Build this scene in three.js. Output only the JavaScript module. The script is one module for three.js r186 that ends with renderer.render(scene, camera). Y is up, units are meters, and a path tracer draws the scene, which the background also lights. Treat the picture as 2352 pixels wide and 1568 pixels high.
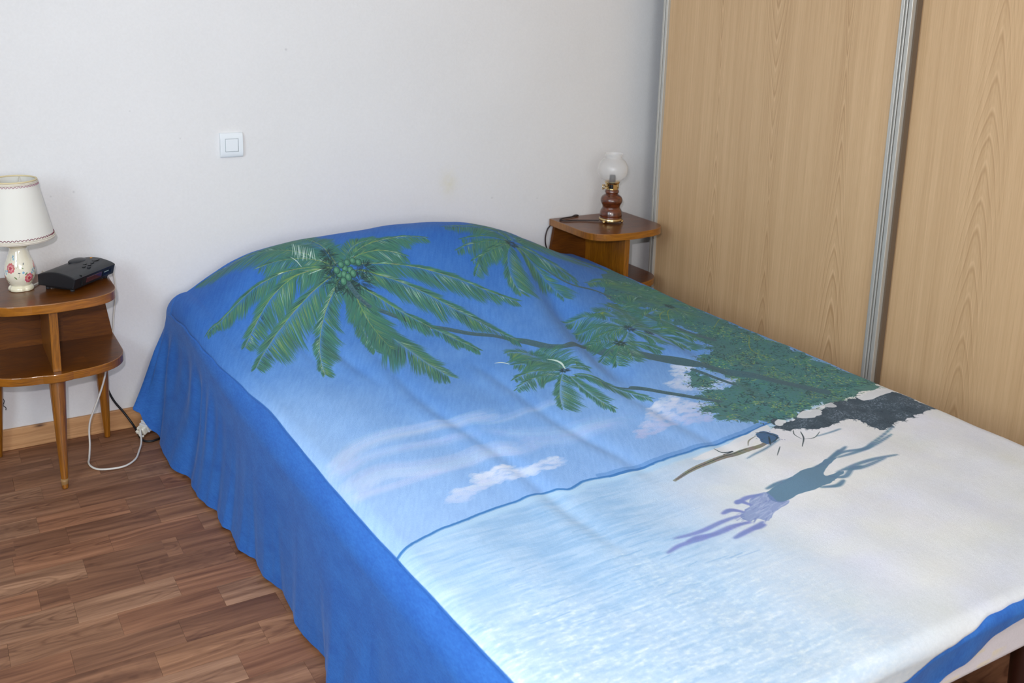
import * as THREE from 'three';
import { RoundedBoxGeometry } from 'three/addons/geometries/RoundedBoxGeometry.js';
import { mergeGeometries, mergeVertices } from 'three/addons/utils/BufferGeometryUtils.js';
import { RectAreaLightUniformsLib } from 'three/addons/lights/RectAreaLightUniformsLib.js';

// ------------------------------------------------------------------ camera, sky, large lights, exposure
RectAreaLightUniformsLib.init();
const scene = new THREE.Scene();
const renderer = new THREE.WebGLRenderer({ antialias: true });
renderer.toneMapping = THREE.LinearToneMapping;
renderer.toneMappingExposure = 1.0;
renderer.shadowMap.enabled = true;

const FOCAL = 2307.09, CENTRE = [1175.13, 494.53], FRAME = [2352, 1568], EYE = new THREE.Vector3(0, 1.55, 3.521);
const HALF = FRAME[1] - CENTRE[1];
const camera = new THREE.PerspectiveCamera(2 * Math.atan(HALF / FOCAL) * 180 / Math.PI, FRAME[0] / (2 * HALF), .05, 60);
camera.setViewOffset(FRAME[0], 2 * HALF, FRAME[0] / 2 - CENTRE[0], HALF - CENTRE[1], FRAME[0], FRAME[1]);   // a lens shifted downwards
camera.position.copy(EYE);
camera.quaternion.setFromRotationMatrix(new THREE.Matrix4().makeBasis(
  new THREE.Vector3(.859847, .027073, .509834), new THREE.Vector3(.089161, .975285, -.202162), new THREE.Vector3(-.502706, .219286, .836182)));
camera.focus = 2.75; camera.userData.fStop = 5.6;
scene.add(camera);

scene.background = new THREE.Color(1.0, 1.15, 1.35);                     // overcast sky beyond the window

// daylight of the window in the left wall, its light just inside the panes
const dayLight = new THREE.RectAreaLight(new THREE.Color(.75, .91, 1.02), 10.8, 1.24, 1.1);
dayLight.name = 'window_light'; dayLight.position.set(-1.27, 1.85, 2.6); dayLight.lookAt(10, 1.85, 2.6); scene.add(dayLight);
// warmer daylight of the curtained window behind the camera
const rearLight = new THREE.RectAreaLight(new THREE.Color(1, .98, .93), 7.4, 1.6, 1.2);
rearLight.name = 'window_light'; rearLight.position.set(.5, 1.6, 5.12); rearLight.lookAt(.5, 1.6, -5); scene.add(rearLight);
// the flash over the photographer's lens: weak, small, a little left of and above the lens
const flashAt = new THREE.Vector3(-.07, 1.69, 3.47);
const spill = new THREE.SpotLight(new THREE.Color(1, .95, 1.0), 10, 0, .9, .75);
spill.name = 'flash_light'; spill.position.copy(flashAt).add(new THREE.Vector3(0, .02, -.05)); spill.target.position.set(2.1, 1.25, 0); spill.shadow.radius = 1.2; spill.castShadow = true;
scene.add(spill, spill.target);

// ------------------------------------------------------------------ helpers
const V = (x, y, z) => new THREE.Vector3(x, y, z);
let seedState = 7;
const rnd = () => { seedState = (seedState + 0x6d2b79f5) | 0; let t = Math.imul(seedState ^ (seedState >>> 15), 1 | seedState); t = (t + Math.imul(t ^ (t >>> 7), 61 | t)) ^ t; return ((t ^ (t >>> 14)) >>> 0) / 4294967296; };
const rr = (a, b) => a + (b - a) * rnd();
const used = new Map();
function numbered(name) { const n = used.get(name) ?? 0; used.set(name, n + 1); return n ? `${name}_${String(n).padStart(3, '0')}` : name; }
function mesh(name, g, m, parent = scene, top = parent === scene) {
  const o = new THREE.Mesh(Array.isArray(g) ? mergeGeometries(g.map((x) => x.index ? x.toNonIndexed() : x)) : g, m);
  o.name = top ? numbered(name) : name; o.castShadow = o.receiveShadow = true; parent.add(o); return o;
}
function part(name, g, m, parent, label) { const k = parent.children.filter((c) => c.name.replace(/_\d{3}$/, '') === name).length; const o = mesh(k ? `${name}_${String(k).padStart(3, '0')}` : name, g, m, parent, false); if (label) o.userData.label = label; return o; }
function thing(name, label, category, at = [0, 0, 0], turn = 0, group) {
  const o = new THREE.Group(); o.name = numbered(name); o.position.set(...at); o.rotation.y = turn; o.userData = { label, category }; if (group) o.userData.group = group; scene.add(o); return o;
}
function tag(o, label, category, group) { o.userData = { label, category }; if (group) o.userData.group = group; return o; }
function structure(name, g, m, parent) { const o = mesh(name, g, m, parent ?? scene); if (!parent) o.userData.kind = 'structure'; return o; }
const box = (x0, y0, z0, x1, y1, z1) => new THREE.BoxGeometry(x1 - x0, y1 - y0, z1 - z0).translate((x0 + x1) / 2, (y0 + y1) / 2, (z0 + z1) / 2);
const rbox = (x0, y0, z0, x1, y1, z1, r = .004, n = 2) => new RoundedBoxGeometry(x1 - x0, y1 - y0, z1 - z0, n, r).translate((x0 + x1) / 2, (y0 + y1) / 2, (z0 + z1) / 2);
const lathe = (pts, n = 48) => new THREE.LatheGeometry(pts.map((p) => new THREE.Vector2(p[0], p[1])), n);
const smoothLathe = (pts, n = 48, k = 60) => new THREE.LatheGeometry(new THREE.SplineCurve(pts.map((p) => new THREE.Vector2(Math.max(0, p[0]), p[1]))).getPoints(k).map((p) => new THREE.Vector2(Math.max(0, p.x), p.y)), n);
const tube = (pts, r, n = 80, k = 10) => new THREE.TubeGeometry(new THREE.CatmullRomCurve3(pts.map((p) => V(...p))), n, r, k);
// uv from the position, in metres, along two axes
function planarUV(g, ua, va, su = 1, sv = 1, ou = 0, ov = 0) { const p = g.attributes.position, uv = new Float32Array(p.count * 2); for (let i = 0; i < p.count; i++) { const q = [p.getX(i), p.getY(i), p.getZ(i)]; uv[2 * i] = q[ua] * su + ou; uv[2 * i + 1] = q[va] * sv + ov; } g.setAttribute('uv', new THREE.BufferAttribute(uv, 2)); return g; }
// box-projected uv in metres, the grain (u) along the axis given
function boxUV(g, grain = 0, ou = 0, ov = 0) {
  if (g.index) g = g.toNonIndexed(); g.computeVertexNormals(); const p = g.attributes.position, n = g.attributes.normal, uv = new Float32Array(p.count * 2);
  for (let i = 0; i < p.count; i++) {
    const q = [p.getX(i), p.getY(i), p.getZ(i)], a = [Math.abs(n.getX(i)), Math.abs(n.getY(i)), Math.abs(n.getZ(i))], k = a.indexOf(Math.max(...a));
    const rest = [0, 1, 2].filter((x) => x !== k), u = rest.includes(grain) ? grain : rest[0], v = rest.find((x) => x !== u);
    uv[2 * i] = q[u] + ou; uv[2 * i + 1] = q[v] + ov + k * .37;
  }
  g.setAttribute('uv', new THREE.BufferAttribute(uv, 2)); return g;
}
// noise
const hash = (x, y) => { let h = Math.imul(x, 374761393) + Math.imul(y, 668265263) | 0; h = Math.imul(h ^ (h >>> 13), 1274126177); return ((h ^ (h >>> 16)) >>> 0) / 4294967296; };
function noise(x, y) { const i = Math.floor(x), j = Math.floor(y), f = x - i, g = y - j, u = f * f * (3 - 2 * f), v = g * g * (3 - 2 * g), a = hash(i, j), b = hash(i + 1, j), c = hash(i, j + 1), d = hash(i + 1, j + 1); return a + (b - a) * u + (c - a) * v + (a - b - c + d) * u * v; }
const fbm = (x, y, n = 4) => { let s = 0, a = .5, t = 0; for (let i = 0; i < n; i++) { s += a * noise(x, y); t += a; a *= .5; x = x * 2.03 + 17.1; y = y * 2.03 + 5.7; } return s / t; };
const mix = (a, b, t) => a + (b - a) * t, clamp = (x, a = 0, b = 1) => Math.min(b, Math.max(a, x));
function dataTexture(w, h, pixel, { srgb = true, repeat = true } = {}) {
  const d = new Uint8Array(w * h * 4);
  for (let y = 0, o = 0; y < h; y++) for (let x = 0; x < w; x++, o += 4) { const c = pixel(x, y); if (c.length) { d[o] = clamp(c[0], 0, 255); d[o + 1] = clamp(c[1], 0, 255); d[o + 2] = clamp(c[2], 0, 255); } else d[o] = d[o + 1] = d[o + 2] = clamp(c * 255, 0, 255); d[o + 3] = 255; }
  const t = new THREE.DataTexture(d, w, h, THREE.RGBAFormat); t.magFilter = THREE.LinearFilter; t.minFilter = THREE.LinearMipmapLinearFilter; t.generateMipmaps = true;
  if (repeat) t.wrapS = t.wrapT = THREE.RepeatWrapping; if (srgb) t.colorSpace = THREE.SRGBColorSpace; t.needsUpdate = true; return t;
}
const withRepeat = (t, u, v) => { const c = t.clone(); c.repeat.set(u, v); c.needsUpdate = true; return c; };
const mat = (color, roughness = .5, more = {}) => new THREE.MeshPhysicalMaterial({ color, roughness, ...more });
// ------------------------------------------------------------------ the room shell
const ROOM = { x0: -1.3, x1: 3.42, z1: 5.2, h: 2.5 }, DOORX = 2.76;
const plasterBump = dataTexture(512, 512, (x, y) => .5 + .35 * (fbm(x / 5, y / 5, 3) - .5) + .45 * (fbm(x / 40, y / 60, 3) - .5), { srgb: false });
// wall paint: off-white, a faint yellowish smudge and a few specks where the photograph has them; uv runs over the whole wall
const WALLW = ROOM.x1 - ROOM.x0;
const specks = [[-.02, .98, .004], [.43, .86, .005], [.36, .85, .004], [.78, 1.02, .004], [1.16, 1.32, .006], [.62, 1.12, .003], [2.02, .71, .006], [2.24, .69, .004]];
const wallPaint = dataTexture(2048, 1024, (i, j) => {
  const x = ROOM.x0 + (i + .5) / 2048 * WALLW, y = (j + .5) / 1024 * ROOM.h, n = (fbm(x * 3, y * 3, 3) - .5) * 5 + (noise(i / 2, j / 2) - .5) * 3;
  let c = [224 + n, 224 + n, 224 + n];
  const dx = (x - 1.82) / .035, dy = (y - .785) / .05, s = Math.exp(-(dx * dx + dy * dy)) * (.5 + fbm(x * 60, y * 60, 2)); c = [c[0] - 3 * s, c[1] - 5 * s, c[2] - 15 * s];
  for (const [sx, sy, r] of specks) { const d = Math.hypot(x - sx, y - sy) / r; if (d < 1) c = c.map((v) => v - 26 * (1 - d)); }
  return c;
}, { repeat: false });
const M = {
  wall: mat(0xffffff, .82, { map: wallPaint, bumpMap: withRepeat(plasterBump, 9, 5), bumpScale: .0012 }),
  plainWall: mat(0xe0e0e0, .85),
  ceiling: mat(0xe8e6e2, .9),
  pvc: mat(0xeef0f0, .35),
};
const T = .12;
structure('wall_back', planarUV(box(ROOM.x0 - T, 0, -T, ROOM.x1 + T, ROOM.h, 0), 0, 1, 1 / WALLW, 1 / ROOM.h, -ROOM.x0 / WALLW, 0), M.wall);
{
  const W = { z0: 1.98, z1: 3.22, y0: 1.30, y1: 2.40 };
  structure('wall_left', [box(ROOM.x0 - T, 0, 0, ROOM.x0, W.y0, ROOM.z1), box(ROOM.x0 - T, W.y1, 0, ROOM.x0, ROOM.h, ROOM.z1), box(ROOM.x0 - T, W.y0, 0, ROOM.x0, W.y1, W.z0), box(ROOM.x0 - T, W.y0, W.z1, ROOM.x0, W.y1, ROOM.z1)], M.plainWall);
  const w = new THREE.Group(); w.name = 'window_1'; w.userData.kind = 'structure'; w.position.set(ROOM.x0 - .06, 0, 0); scene.add(w);
  const zm = (W.z0 + W.z1) / 2, f = .055;
  part('window_frame', [rbox(-.03, W.y0, W.z0, .03, W.y0 + f, W.z1), rbox(-.03, W.y1 - f, W.z0, .03, W.y1, W.z1), rbox(-.03, W.y0, W.z0, .03, W.y1, W.z0 + f), rbox(-.03, W.y0, W.z1 - f, .03, W.y1, W.z1), rbox(-.035, W.y0, zm - f, .035, W.y1, zm + f)], M.pvc, w);
  const glass = mat(0xffffff, .02, { transmission: 1, thickness: 0, ior: 1.5 });
  part('window_pane', box(-.003, W.y0 + f, W.z0 + f, .003, W.y1 - f, zm - f), glass, w); part('window_pane', box(-.003, W.y0 + f, zm + f, .003, W.y1 - f, W.z1 - f), glass, w);
  part('window_sill', rbox(.03, W.y0 - .03, W.z0 - .04, .14, W.y0, W.z1 + .04), M.pvc, w);
}
{
  const W = { x0: -.32, x1: 1.32, y0: .98, y1: 2.22 }, f = .055, xm = (W.x0 + W.x1) / 2, z = ROOM.z1;
  structure('wall_front', [box(ROOM.x0 - T, 0, z, W.x0, ROOM.h, z + T), box(W.x1, 0, z, ROOM.x1 + T, ROOM.h, z + T), box(W.x0, 0, z, W.x1, W.y0, z + T), box(W.x0, W.y1, z, W.x1, ROOM.h, z + T)], M.plainWall);
  const w = new THREE.Group(); w.name = 'window_2'; w.userData.kind = 'structure'; w.position.set(0, 0, z + .06); scene.add(w);
  part('window_frame', [rbox(W.x0, W.y0, -.03, W.x1, W.y0 + f, .03), rbox(W.x0, W.y1 - f, -.03, W.x1, W.y1, .03), rbox(W.x0, W.y0, -.03, W.x0 + f, W.y1, .03), rbox(W.x1 - f, W.y0, -.03, W.x1, W.y1, .03), rbox(xm - f, W.y0, -.035, xm + f, W.y1, .035)], M.pvc, w);
  const glass = mat(0xffffff, .02, { transmission: 1, thickness: 0, ior: 1.5 });
  part('window_pane', box(W.x0 + f, W.y0 + f, -.003, xm - f, W.y1 - f, .003), glass, w); part('window_pane', box(xm + f, W.y0 + f, -.003, W.x1 - f, W.y1 - f, .003), glass, w);
}
structure('wall_right', [box(ROOM.x1, 0, 0, ROOM.x1 + T, ROOM.h, ROOM.z1), box(DOORX + .03, 0, 2.62, ROOM.x1, ROOM.h, ROOM.z1)], M.plainWall);
structure('ceiling', box(ROOM.x0 - T, ROOM.h, -T, ROOM.x1 + T, ROOM.h + T, ROOM.z1 + T), M.ceiling);

// floor: strips of printed wood, each a strip of its own with a hairline joint round it
const sm01 = (a, b, x) => { const t = clamp((x - a) / (b - a)); return t * t * (3 - 2 * t); };
const STRIPS = 12, TW = 2048, TH = 1024, SH = TH / STRIPS;
const stripKind = Array.from({ length: STRIPS }, (_, k) => ({ f: rr(0, 90), cath: k % 3 !== 1, at: rr(.3, .7), w: rr(.2, .38), amp: rr(.6, 1), burl: k % 4 === 2, dir: k % 2 ? 1 : -1 }));
const stripTexture = dataTexture(TW, TH, (x, y) => {
  const k = Math.min(STRIPS - 1, Math.floor(y / SH)), q = stripKind[k], v = (y - k * SH) / SH - .5, u = x / TW;
  const wob = (fbm(u * 5 + q.f, v * .8 + q.f, 3) - .5);
  let g = fbm(u * 5 + q.f, v * 7 + q.f * 3 + wob * 3, 4);                                                         // broad soft bands along the strip
  g = mix(g, fbm(u * 26 + q.f, v * 34 + wob * 8, 3), .22);
  let ring = 0;
  if (q.cath) {                                                                                                 // arches one inside the other, here and there
    const vv = v - (q.at - .5) * .7 - wob * .35, p = u * 20 * q.dir + Math.pow(Math.abs(vv) / q.w, 1.8) * 1.7 + (fbm(u * 22, v * 5 + q.f, 3) - .5) * 1.5, f = p - Math.floor(p);
    const near = Math.exp(-((vv / (q.w * 1.15)) ** 2)) * sm01(.38, .62, noise(u * 5.5 + q.f, 3 + q.f)); ring = (-Math.exp(-(((f - .2) / .16) ** 2)) + .45 * Math.exp(-(((f - .62) / .25) ** 2))) * near * q.amp;
  }
  if (q.burl) ring -= .5 * Math.max(0, fbm(u * 60, v * 7 + q.f, 2) - .5) * 4 * sm01(.5, .75, noise(u * 6 + q.f, 9));
  const pore = Math.max(0, noise(u * 300, v * 90 + q.f) - .74) * .3;
  const t = clamp(.55 + (g - .5) * 1.5 + ring * .3 - pore * .4);
  return [mix(104, 180, t), mix(68, 136, t), mix(46, 104, t)];
});
const stripMats = [0xffffff, 0xf3ece6, 0xe4d8d0, 0xfff6ea, 0xd8c9c0, 0xf6e6dc, 0xe9dfd9].map((c) => mat(c, .55, { map: stripTexture }));
const floor = structure('floor', box(ROOM.x0 - T, -T, -T, ROOM.x1 + T, -.004, ROOM.z1 + T), mat(0x4a3425, .9));
{
  const PITCH = .09907, ZA = .322 - 4 * PITCH, GAP = .00022, LEN = .86;                                          // row 4 of the list starts at z = .322
  // where the joints of each row stand, read off the photograph; strips are all of one length
  const LONG = .2475, JOINT = { 1: .201, 2: .04, 3: .165, 4: .236, 5: .077, 6: .203, 7: .0225, 8: .1225, 9: .0405, 10: .1645, 11: .2375, 12: .0785, 13: .2045, 14: .1275, 15: .049, 16: .177 };
  const rest = [], n0 = floor.children.length;
  let count = 0;
  for (let row = 0; row < 44; row++) {
    const z0 = ZA + row * PITCH, z1 = z0 + PITCH; if (z0 > ROOM.z1) break;
    const all = []; for (let x = (JOINT[row] ?? JOINT[1 + (row + 14) % 16]) - 8 * LONG; x < ROOM.x1 + LONG; x += LONG) all.push(x);
    for (let i = 0; i + 1 < all.length; i++) {
      const a = Math.max(all[i], ROOM.x0), b = Math.min(all[i + 1], ROOM.x1), za = Math.max(z0, 0), zb = Math.min(z1, ROOM.z1); if (b - a < .01 || zb - za < .01) continue;
      const h = (hash(row, i) - .5) * .0003, g = box(a + GAP, -.004, za + GAP, b - GAP, h, zb - GAP), k = Math.floor(hash(row * 7 + 1, i * 3) * STRIPS), uo = hash(row, i * 5 + 2), p = g.attributes.position, uv = g.attributes.uv, flip = hash(i, row) > .5 ? 1 : -1;
      for (let j = 0; j < p.count; j++) uv.setXY(j, uo + flip * (p.getX(j) - a) / 1.45, (k + .04 + .92 * clamp((p.getZ(j) - z0) / PITCH)) / STRIPS);
      const m = stripMats[Math.floor(hash(i * 11 + 3, row) * stripMats.length)];
      if (z0 < 2.4 && b > -.4 && a < .85 || z0 > 2.1 && z0 < 2.8 && a < 2.4 && b > 1.6) { part('plank', g, m, floor); count++; } else rest.push(g);
    }
  }
  part('planks', rest, stripMats[0], floor).userData.kind = 'stuff';
}
// skirting board of pale pine along the back wall
const pineTexture = dataTexture(1024, 128, (x, y) => {
  const g = fbm(x / 160, y / 7 + (fbm(x / 90, y / 30, 2) - .5) * 6, 4), knot = [[232, 112, 7], [610, 40, 5], [905, 84, 6]].reduce((s, [kx, ky, r]) => s + Math.exp(-(((x - kx) / (r * 1.7)) ** 2 + ((y - ky) / r) ** 2)), 0);
  const t = clamp(.5 + (g - .5) * 1.4); return [mix(176, 208, t) - 110 * knot, mix(128, 160, t) - 90 * knot, mix(84, 112, t) - 62 * knot];
});
const pine = mat(0xffffff, .55, { map: pineTexture });
structure('baseboard_back', [planarUV(rbox(ROOM.x0, 0, 0, 2.74, .074, .0125, .003), 0, 1, 1 / 1.2, 1 / .08)], pine);
structure('baseboard_left', [planarUV(rbox(ROOM.x0, 0, .0125, ROOM.x0 + .0125, .074, ROOM.z1, .003), 2, 1, 1 / 1.2, 1 / .08)], pine);
// ------------------------------------------------------------------ sliding wardrobe doors on the right
// light oak print: fine vertical lines and columns of nested arches. Columns: [centre along the door, half width, height of the waist, spacing, lean]
const oakTexture = (len, cols, seed, strength) => dataTexture(1024, 2048, (i, j) => {
  const x = (i + .5) / 1024 * len, y = (j + .5) / 2048 * 2.45;
  let t = .6 + (fbm(x * 230, y * 2 + seed, 3) - .5) * .22 + (fbm(x * 24 + seed, y * .6, 3) - .5) * .22 + (noise(x * 800, y * 26) - .5) * .1, ring = 0;
  for (const [c, w0, waist, gap, lean] of cols) {
    const py = Math.abs(y - waist), w = w0 * (.55 + 1.1 * Math.min(py, .9)), dx = x - c - lean * (y - 1.2) - .010 * (fbm(y * 1.7 + c * 9, seed, 2) - .5), a = Math.abs(dx) / w; if (a > 4) continue;
    const s = (py + (fbm(y * 4, c * 31 + seed, 2) - .5) * .12) / gap - Math.pow(a, 1.5) * 1.15 + (fbm(x * 60, y * 5, 2) - .5) * .2, f = s - Math.floor(s);
    const line = Math.exp(-(((f - .25) / .13) ** 2)) + .35 * Math.exp(-(((f - .55) / .12) ** 2)) + .25 * Math.exp(-(((f - .85) / .1) ** 2)) - .35 * Math.exp(-(((f - .06) / .12) ** 2));
    ring += line * Math.exp(-Math.pow(a / 2.1, 2)) * (.75 + .35 * noise(py * 6, c * 7));
  }
  const k = clamp(t - strength * ring);
  return [mix(156, 232, k), mix(120, 199, k), mix(80, 157, k)];
}, { repeat: false });
const oak1 = mat(0xffffff, .42, { map: oakTexture(1.245, [[.365, .017, 1.2, .13, -.035], [.665, .024, .78, .115, -.04], [.995, .021, 1.32, .125, -.05]], 3, .33) });
const oak2 = mat(0xffffff, .42, { map: oakTexture(1.265, [[.33, .022, 2.1, .105, .0], [.72, .02, .9, .12, 0], [1.05, .03, 1.9, .14, 0]], 41, .25) });
const aluminium = mat(0xbdbbb4, .42, { metalness: .35 }), brush = mat(0x6a5a49, .8);
function slidingDoor(label, x, z0, z1, wood, stileA, stileB) {
  const t = thing('sliding_wardrobe_door', label, 'door', [x, .02, 0], 0, 'sliding doors of the fitted wardrobe'), H = 2.44, D = .026;
  part('panel', planarUV(box(.006, .03, z0 + stileA - .006, .022, H - .03, z1 - stileB + .006), 2, 1, 1 / (z1 - z0), 1 / 2.45, -z0 / (z1 - z0), 0), wood, t);
  // a grooved aluminium post: its ridges stand on the room side
  const post = (a, b, ridges) => {
    const g = [box(.004, 0, a, D, H, b)], w = (b - a) / ridges.reduce((s, r) => s + r[0], 0); let z = a;
    for (const [k, out] of ridges) { if (out > 0) g.push(rbox(-out, 0, z + .0004, .008, H, z + k * w - .0004, Math.min(.0022, out * .45, k * w * .4))); z += k * w; }
    return g;
  };
  part('post', post(z0, z0 + stileA, [[1.5, .005], [.35, 0], [1, .004], [.35, 0], [.8, .007]]), aluminium, t, 'grooved aluminium post');
  part('post', post(z1 - stileB, z1, [[.8, .006], [1.5, .009], [.5, .003], [1, .008], [.55, 0], [2.1, .009]]), aluminium, t, 'grooved aluminium post');
  part('rail', box(.002, 0, z0, D, .035, z1), aluminium, t); part('rail', box(.002, H - .035, z0, D, H, z1), aluminium, t);
  return t;
}
const doorA = slidingDoor('light oak sliding door between the white wall and the ridged aluminium post', DOORX, .13, 1.374, oak1, .034, .048);
part('dust_seal', box(.008, 0, 1.374, .03, 2.44, 1.381), brush, doorA, 'dark bristle seal');
slidingDoor('light oak sliding door set back behind the ridged aluminium post beside the bed foot', DOORX + .034, 1.335, 2.60, oak2, .034, .034);
structure('trim_1', box(DOORX - .005, 0, .0, DOORX + .075, .02, 2.62), aluminium);
structure('trim_2', box(DOORX - .005, 2.46, .0, DOORX + .075, 2.5, 2.62), aluminium);
const SEAM = [[.09, .652], [.18, .654], [.29, .659], [.4, .668], [.64, .692], [.886, .720], [1.075, .738], [1.31, .737], [1.51, .735], [1.7, .739], [1.87, .743], [2.1, .75], [2.3, .756], [2.65, .766]], FOOT = [[.7, 2.67], [1.415, 2.632], [1.444, 2.617], [1.486, 2.603], [1.515, 2.592], [1.617, 2.572], [1.674, 2.566], [1.747, 2.561], [2.5, 2.55]], FOOTHEM = [[.7, .1], [1.54, .1], [1.58, .084], [1.646, .082], [1.677, .058], [1.744, .04], [1.9, .05], [2.1, .06], [2.6, .05]];
// ------------------------------------------------------------------ the bed and its printed bedspread
// bedspread shape (metres). cloth coordinates a (across) and b (along)
const sm = (e0, e1, x) => { const t = Math.min(1, Math.max(0, (x - e0) / (e1 - e0))); return t * t * (3 - 2 * t); };
const lerpList = (L, x) => { if (x <= L[0][0]) return L[0][1]; for (let i = 1; i < L.length; i++) if (x <= L[i][0]) { const t = (x - L[i - 1][0]) / (L[i][0] - L[i - 1][0]); return L[i - 1][1] + (L[i][1] - L[i - 1][1]) * (t * t * (3 - 2 * t) * .5 + t * .5); } return L[L.length - 1][1]; };
const gauss = (x, c, w) => Math.exp(-(((x - c) / w) ** 2));
const BED = { top: .45, r: .075, rf: .032, z0: .03, z1: 2.57, x1: 2.42 };
const bedX0 = (z) => .683 + .016 * z;
const RIDGE = [[.64, 0], [.72, .035], [.80, .09], [.87, .155], [.95, .20], [1.08, .232], [1.3, .245], [1.5, .256], [1.65, .254], [1.8, .236], [1.9, .204], [2.0, .163], [2.1, .115], [2.2, .066], [2.32, .012], [2.4, 0]];
const PROF = [[-.1, .55], [.03, .62], [.15, .9], [.27, 1], [.38, .9], [.5, .62], [.65, .33], [.8, .15], [1.0, .04], [1.2, 0]];
const blurred = (L, x, s) => { let t = 0; for (let i = -3; i <= 3; i++) t += lerpList(L, x + i * s); return t / 7; };
function folds(x, z) {                                                // creases that run down the bed, and soft puckers below the pillow
  let y = 0;
  const crease = (c, w, d, z0, z1) => { const k = sm(z0, z0 + .25, z) * (1 - sm(z1 - .3, z1, z)); if (k > 0) { const u = (x - c) / w; y += k * d * (-1.3 * Math.exp(-u * u) + .9 * Math.exp(-((u + 2.1) ** 2) / 2.6) + .45 * Math.exp(-((u - 2.4) ** 2) / 3)); } };
  crease(1.125 + .03 * (z - 1) + .008 * Math.sin(z * 9), .019, .0034, .75, 2.15);
  crease(1.375 + .035 * (z - 1.1) + .008 * Math.sin(z * 11 + 1), .02, .0034, .95, 1.95);
  crease(1.655 + .02 * (z - 1.4), .022, .003, 1.1, 2.0);
  crease(1.92 - .25 * (z - .5), .045, .019, .4, 1.5);
  crease(1.02 + .16 * (z - .8), .018, .004, .62, 1.15);
  crease(.93 + .12 * (z - .7), .015, .004, .55, .95);
  crease(1.55 + .1 * (z - .7), .03, .004, .6, 1.3);
  crease(2.08 - .1 * (z - .9), .03, .005, .6, 1.8);
  const wob = sm(.5, .8, z) * (1 - .5 * sm(1.6, 2.4, z));
  y += wob * .0022 * Math.sin(x * 23 + 1.7 * Math.sin(z * 3.1)) + .0016 * Math.sin(x * 11 - z * 9) * Math.sin(z * 7 + x * 4) + .0011 * Math.sin(x * 31 + z * 17) * Math.sin(z * 26 - x * 9);
  return y;
}
const topY = (x, z) => BED.top + blurred(RIDGE, x, .02) * blurred(PROF, z, .025) + folds(x, z);
const HEM = [[-.3, .12], [.02, .115], [.1, .085], [.18, .04], [.28, .047], [.386, .042], [.484, .028], [.55, .033], [.63, .032], [.70, .03], [.75, .017], [.80, .022], [.845, .024], [.88, .014], [.92, .018], [.986, .024], [1.03, .014], [1.056, .005], [1.094, .009], [1.146, .011], [1.2, 0], [1.233, -.008], [1.27, -.005], [1.33, -.003], [1.38, .006], [1.43, .006], [1.47, .003], [1.51, -.002], [1.54, -.004], [1.58, .007], [1.63, .02], [1.7, .012], [1.78, .022], [1.86, .006], [1.95, .02], [2.05, .008], [2.2, .02], [2.4, .015], [2.6, .06]];
const LIFT = [[-.4, .14], [.0, .1], [.06, .085], [.1, .06], [.14, .03], [.19, .012], [3, .012]];
function flare(dx, dz, rest, x, z, b) {
  if (dx < -.02) {                                                    // the side that hangs beside the nightstand
    const k = rest / .32, pleat = (1 - sm(.5, .85, b)) * sm(.02, .14, rest);
    return -dx * ((lerpList(HEM, b) * Math.pow(k, 1.3 + .9 * sm(.15, .5, b))) + pleat * .006 * Math.sin(b * 62 + 2 * Math.sin(b * 9)) * (1 - .6 * sm(.15, .3, rest)) + pleat * .006 * Math.sin(b * 31 + 1) + .004 * Math.sin(k * 3.2) * Math.sin(b * 13));
  }
  if (dz > .02) return -Math.min(rest, .09) * .28 + .004 * sm(0, .06, rest) * Math.sin(x * 37 + Math.sin(x * 11));
  return rest * .04;
}
function drape(a, b) {
  const x0 = bedX0(b) + BED.r, x1 = BED.x1 - BED.r, z0 = BED.z0 + BED.r, z1 = BED.z1 - BED.rf;
  const cx = Math.min(x1, Math.max(x0, a)), cz = Math.min(z1, Math.max(z0, b)), ox = a - cx, oz = b - cz, o = Math.hypot(ox, oz);
  const y = topY(cx, cz);
  if (o < 1e-9) return [cx, y, cz];
  const r = oz > 0 ? BED.rf + (BED.r - BED.rf) * (ox * ox) / (o * o) : BED.r;
  const th = Math.min(o / r, Math.PI / 2), rest = Math.max(0, o - r * Math.PI / 2), hor = r * Math.sin(th) + flare(ox / o, oz / o, rest, cx, cz, b);
  return [cx + ox / o * hor, y - r * (1 - Math.cos(th)) - rest, Math.max(.014, cz + oz / o * hor)];
}
const hemA = (b) => {                                                 // cloth coordinate where the hanging side ends, just over the floor
  const z0 = BED.z0 + BED.r, z1 = BED.z1 - BED.r, cz = Math.min(z1, Math.max(z0, b)), oz = b - cz, x0 = bedX0(b) + BED.r;
  const o = BED.r * Math.PI / 2 + topY(x0, cz) - BED.r - lerpList(LIFT, b);
  return x0 - Math.sqrt(Math.max(.0004, o * o - oz * oz));
};
const fleeceBump = dataTexture(512, 512, (x, y) => .5 + .5 * (fbm(x / 3, y / 9, 3) - .5) + .6 * (noise(x / 1.6, y / 1.6) - .5), { srgb: false });
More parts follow.
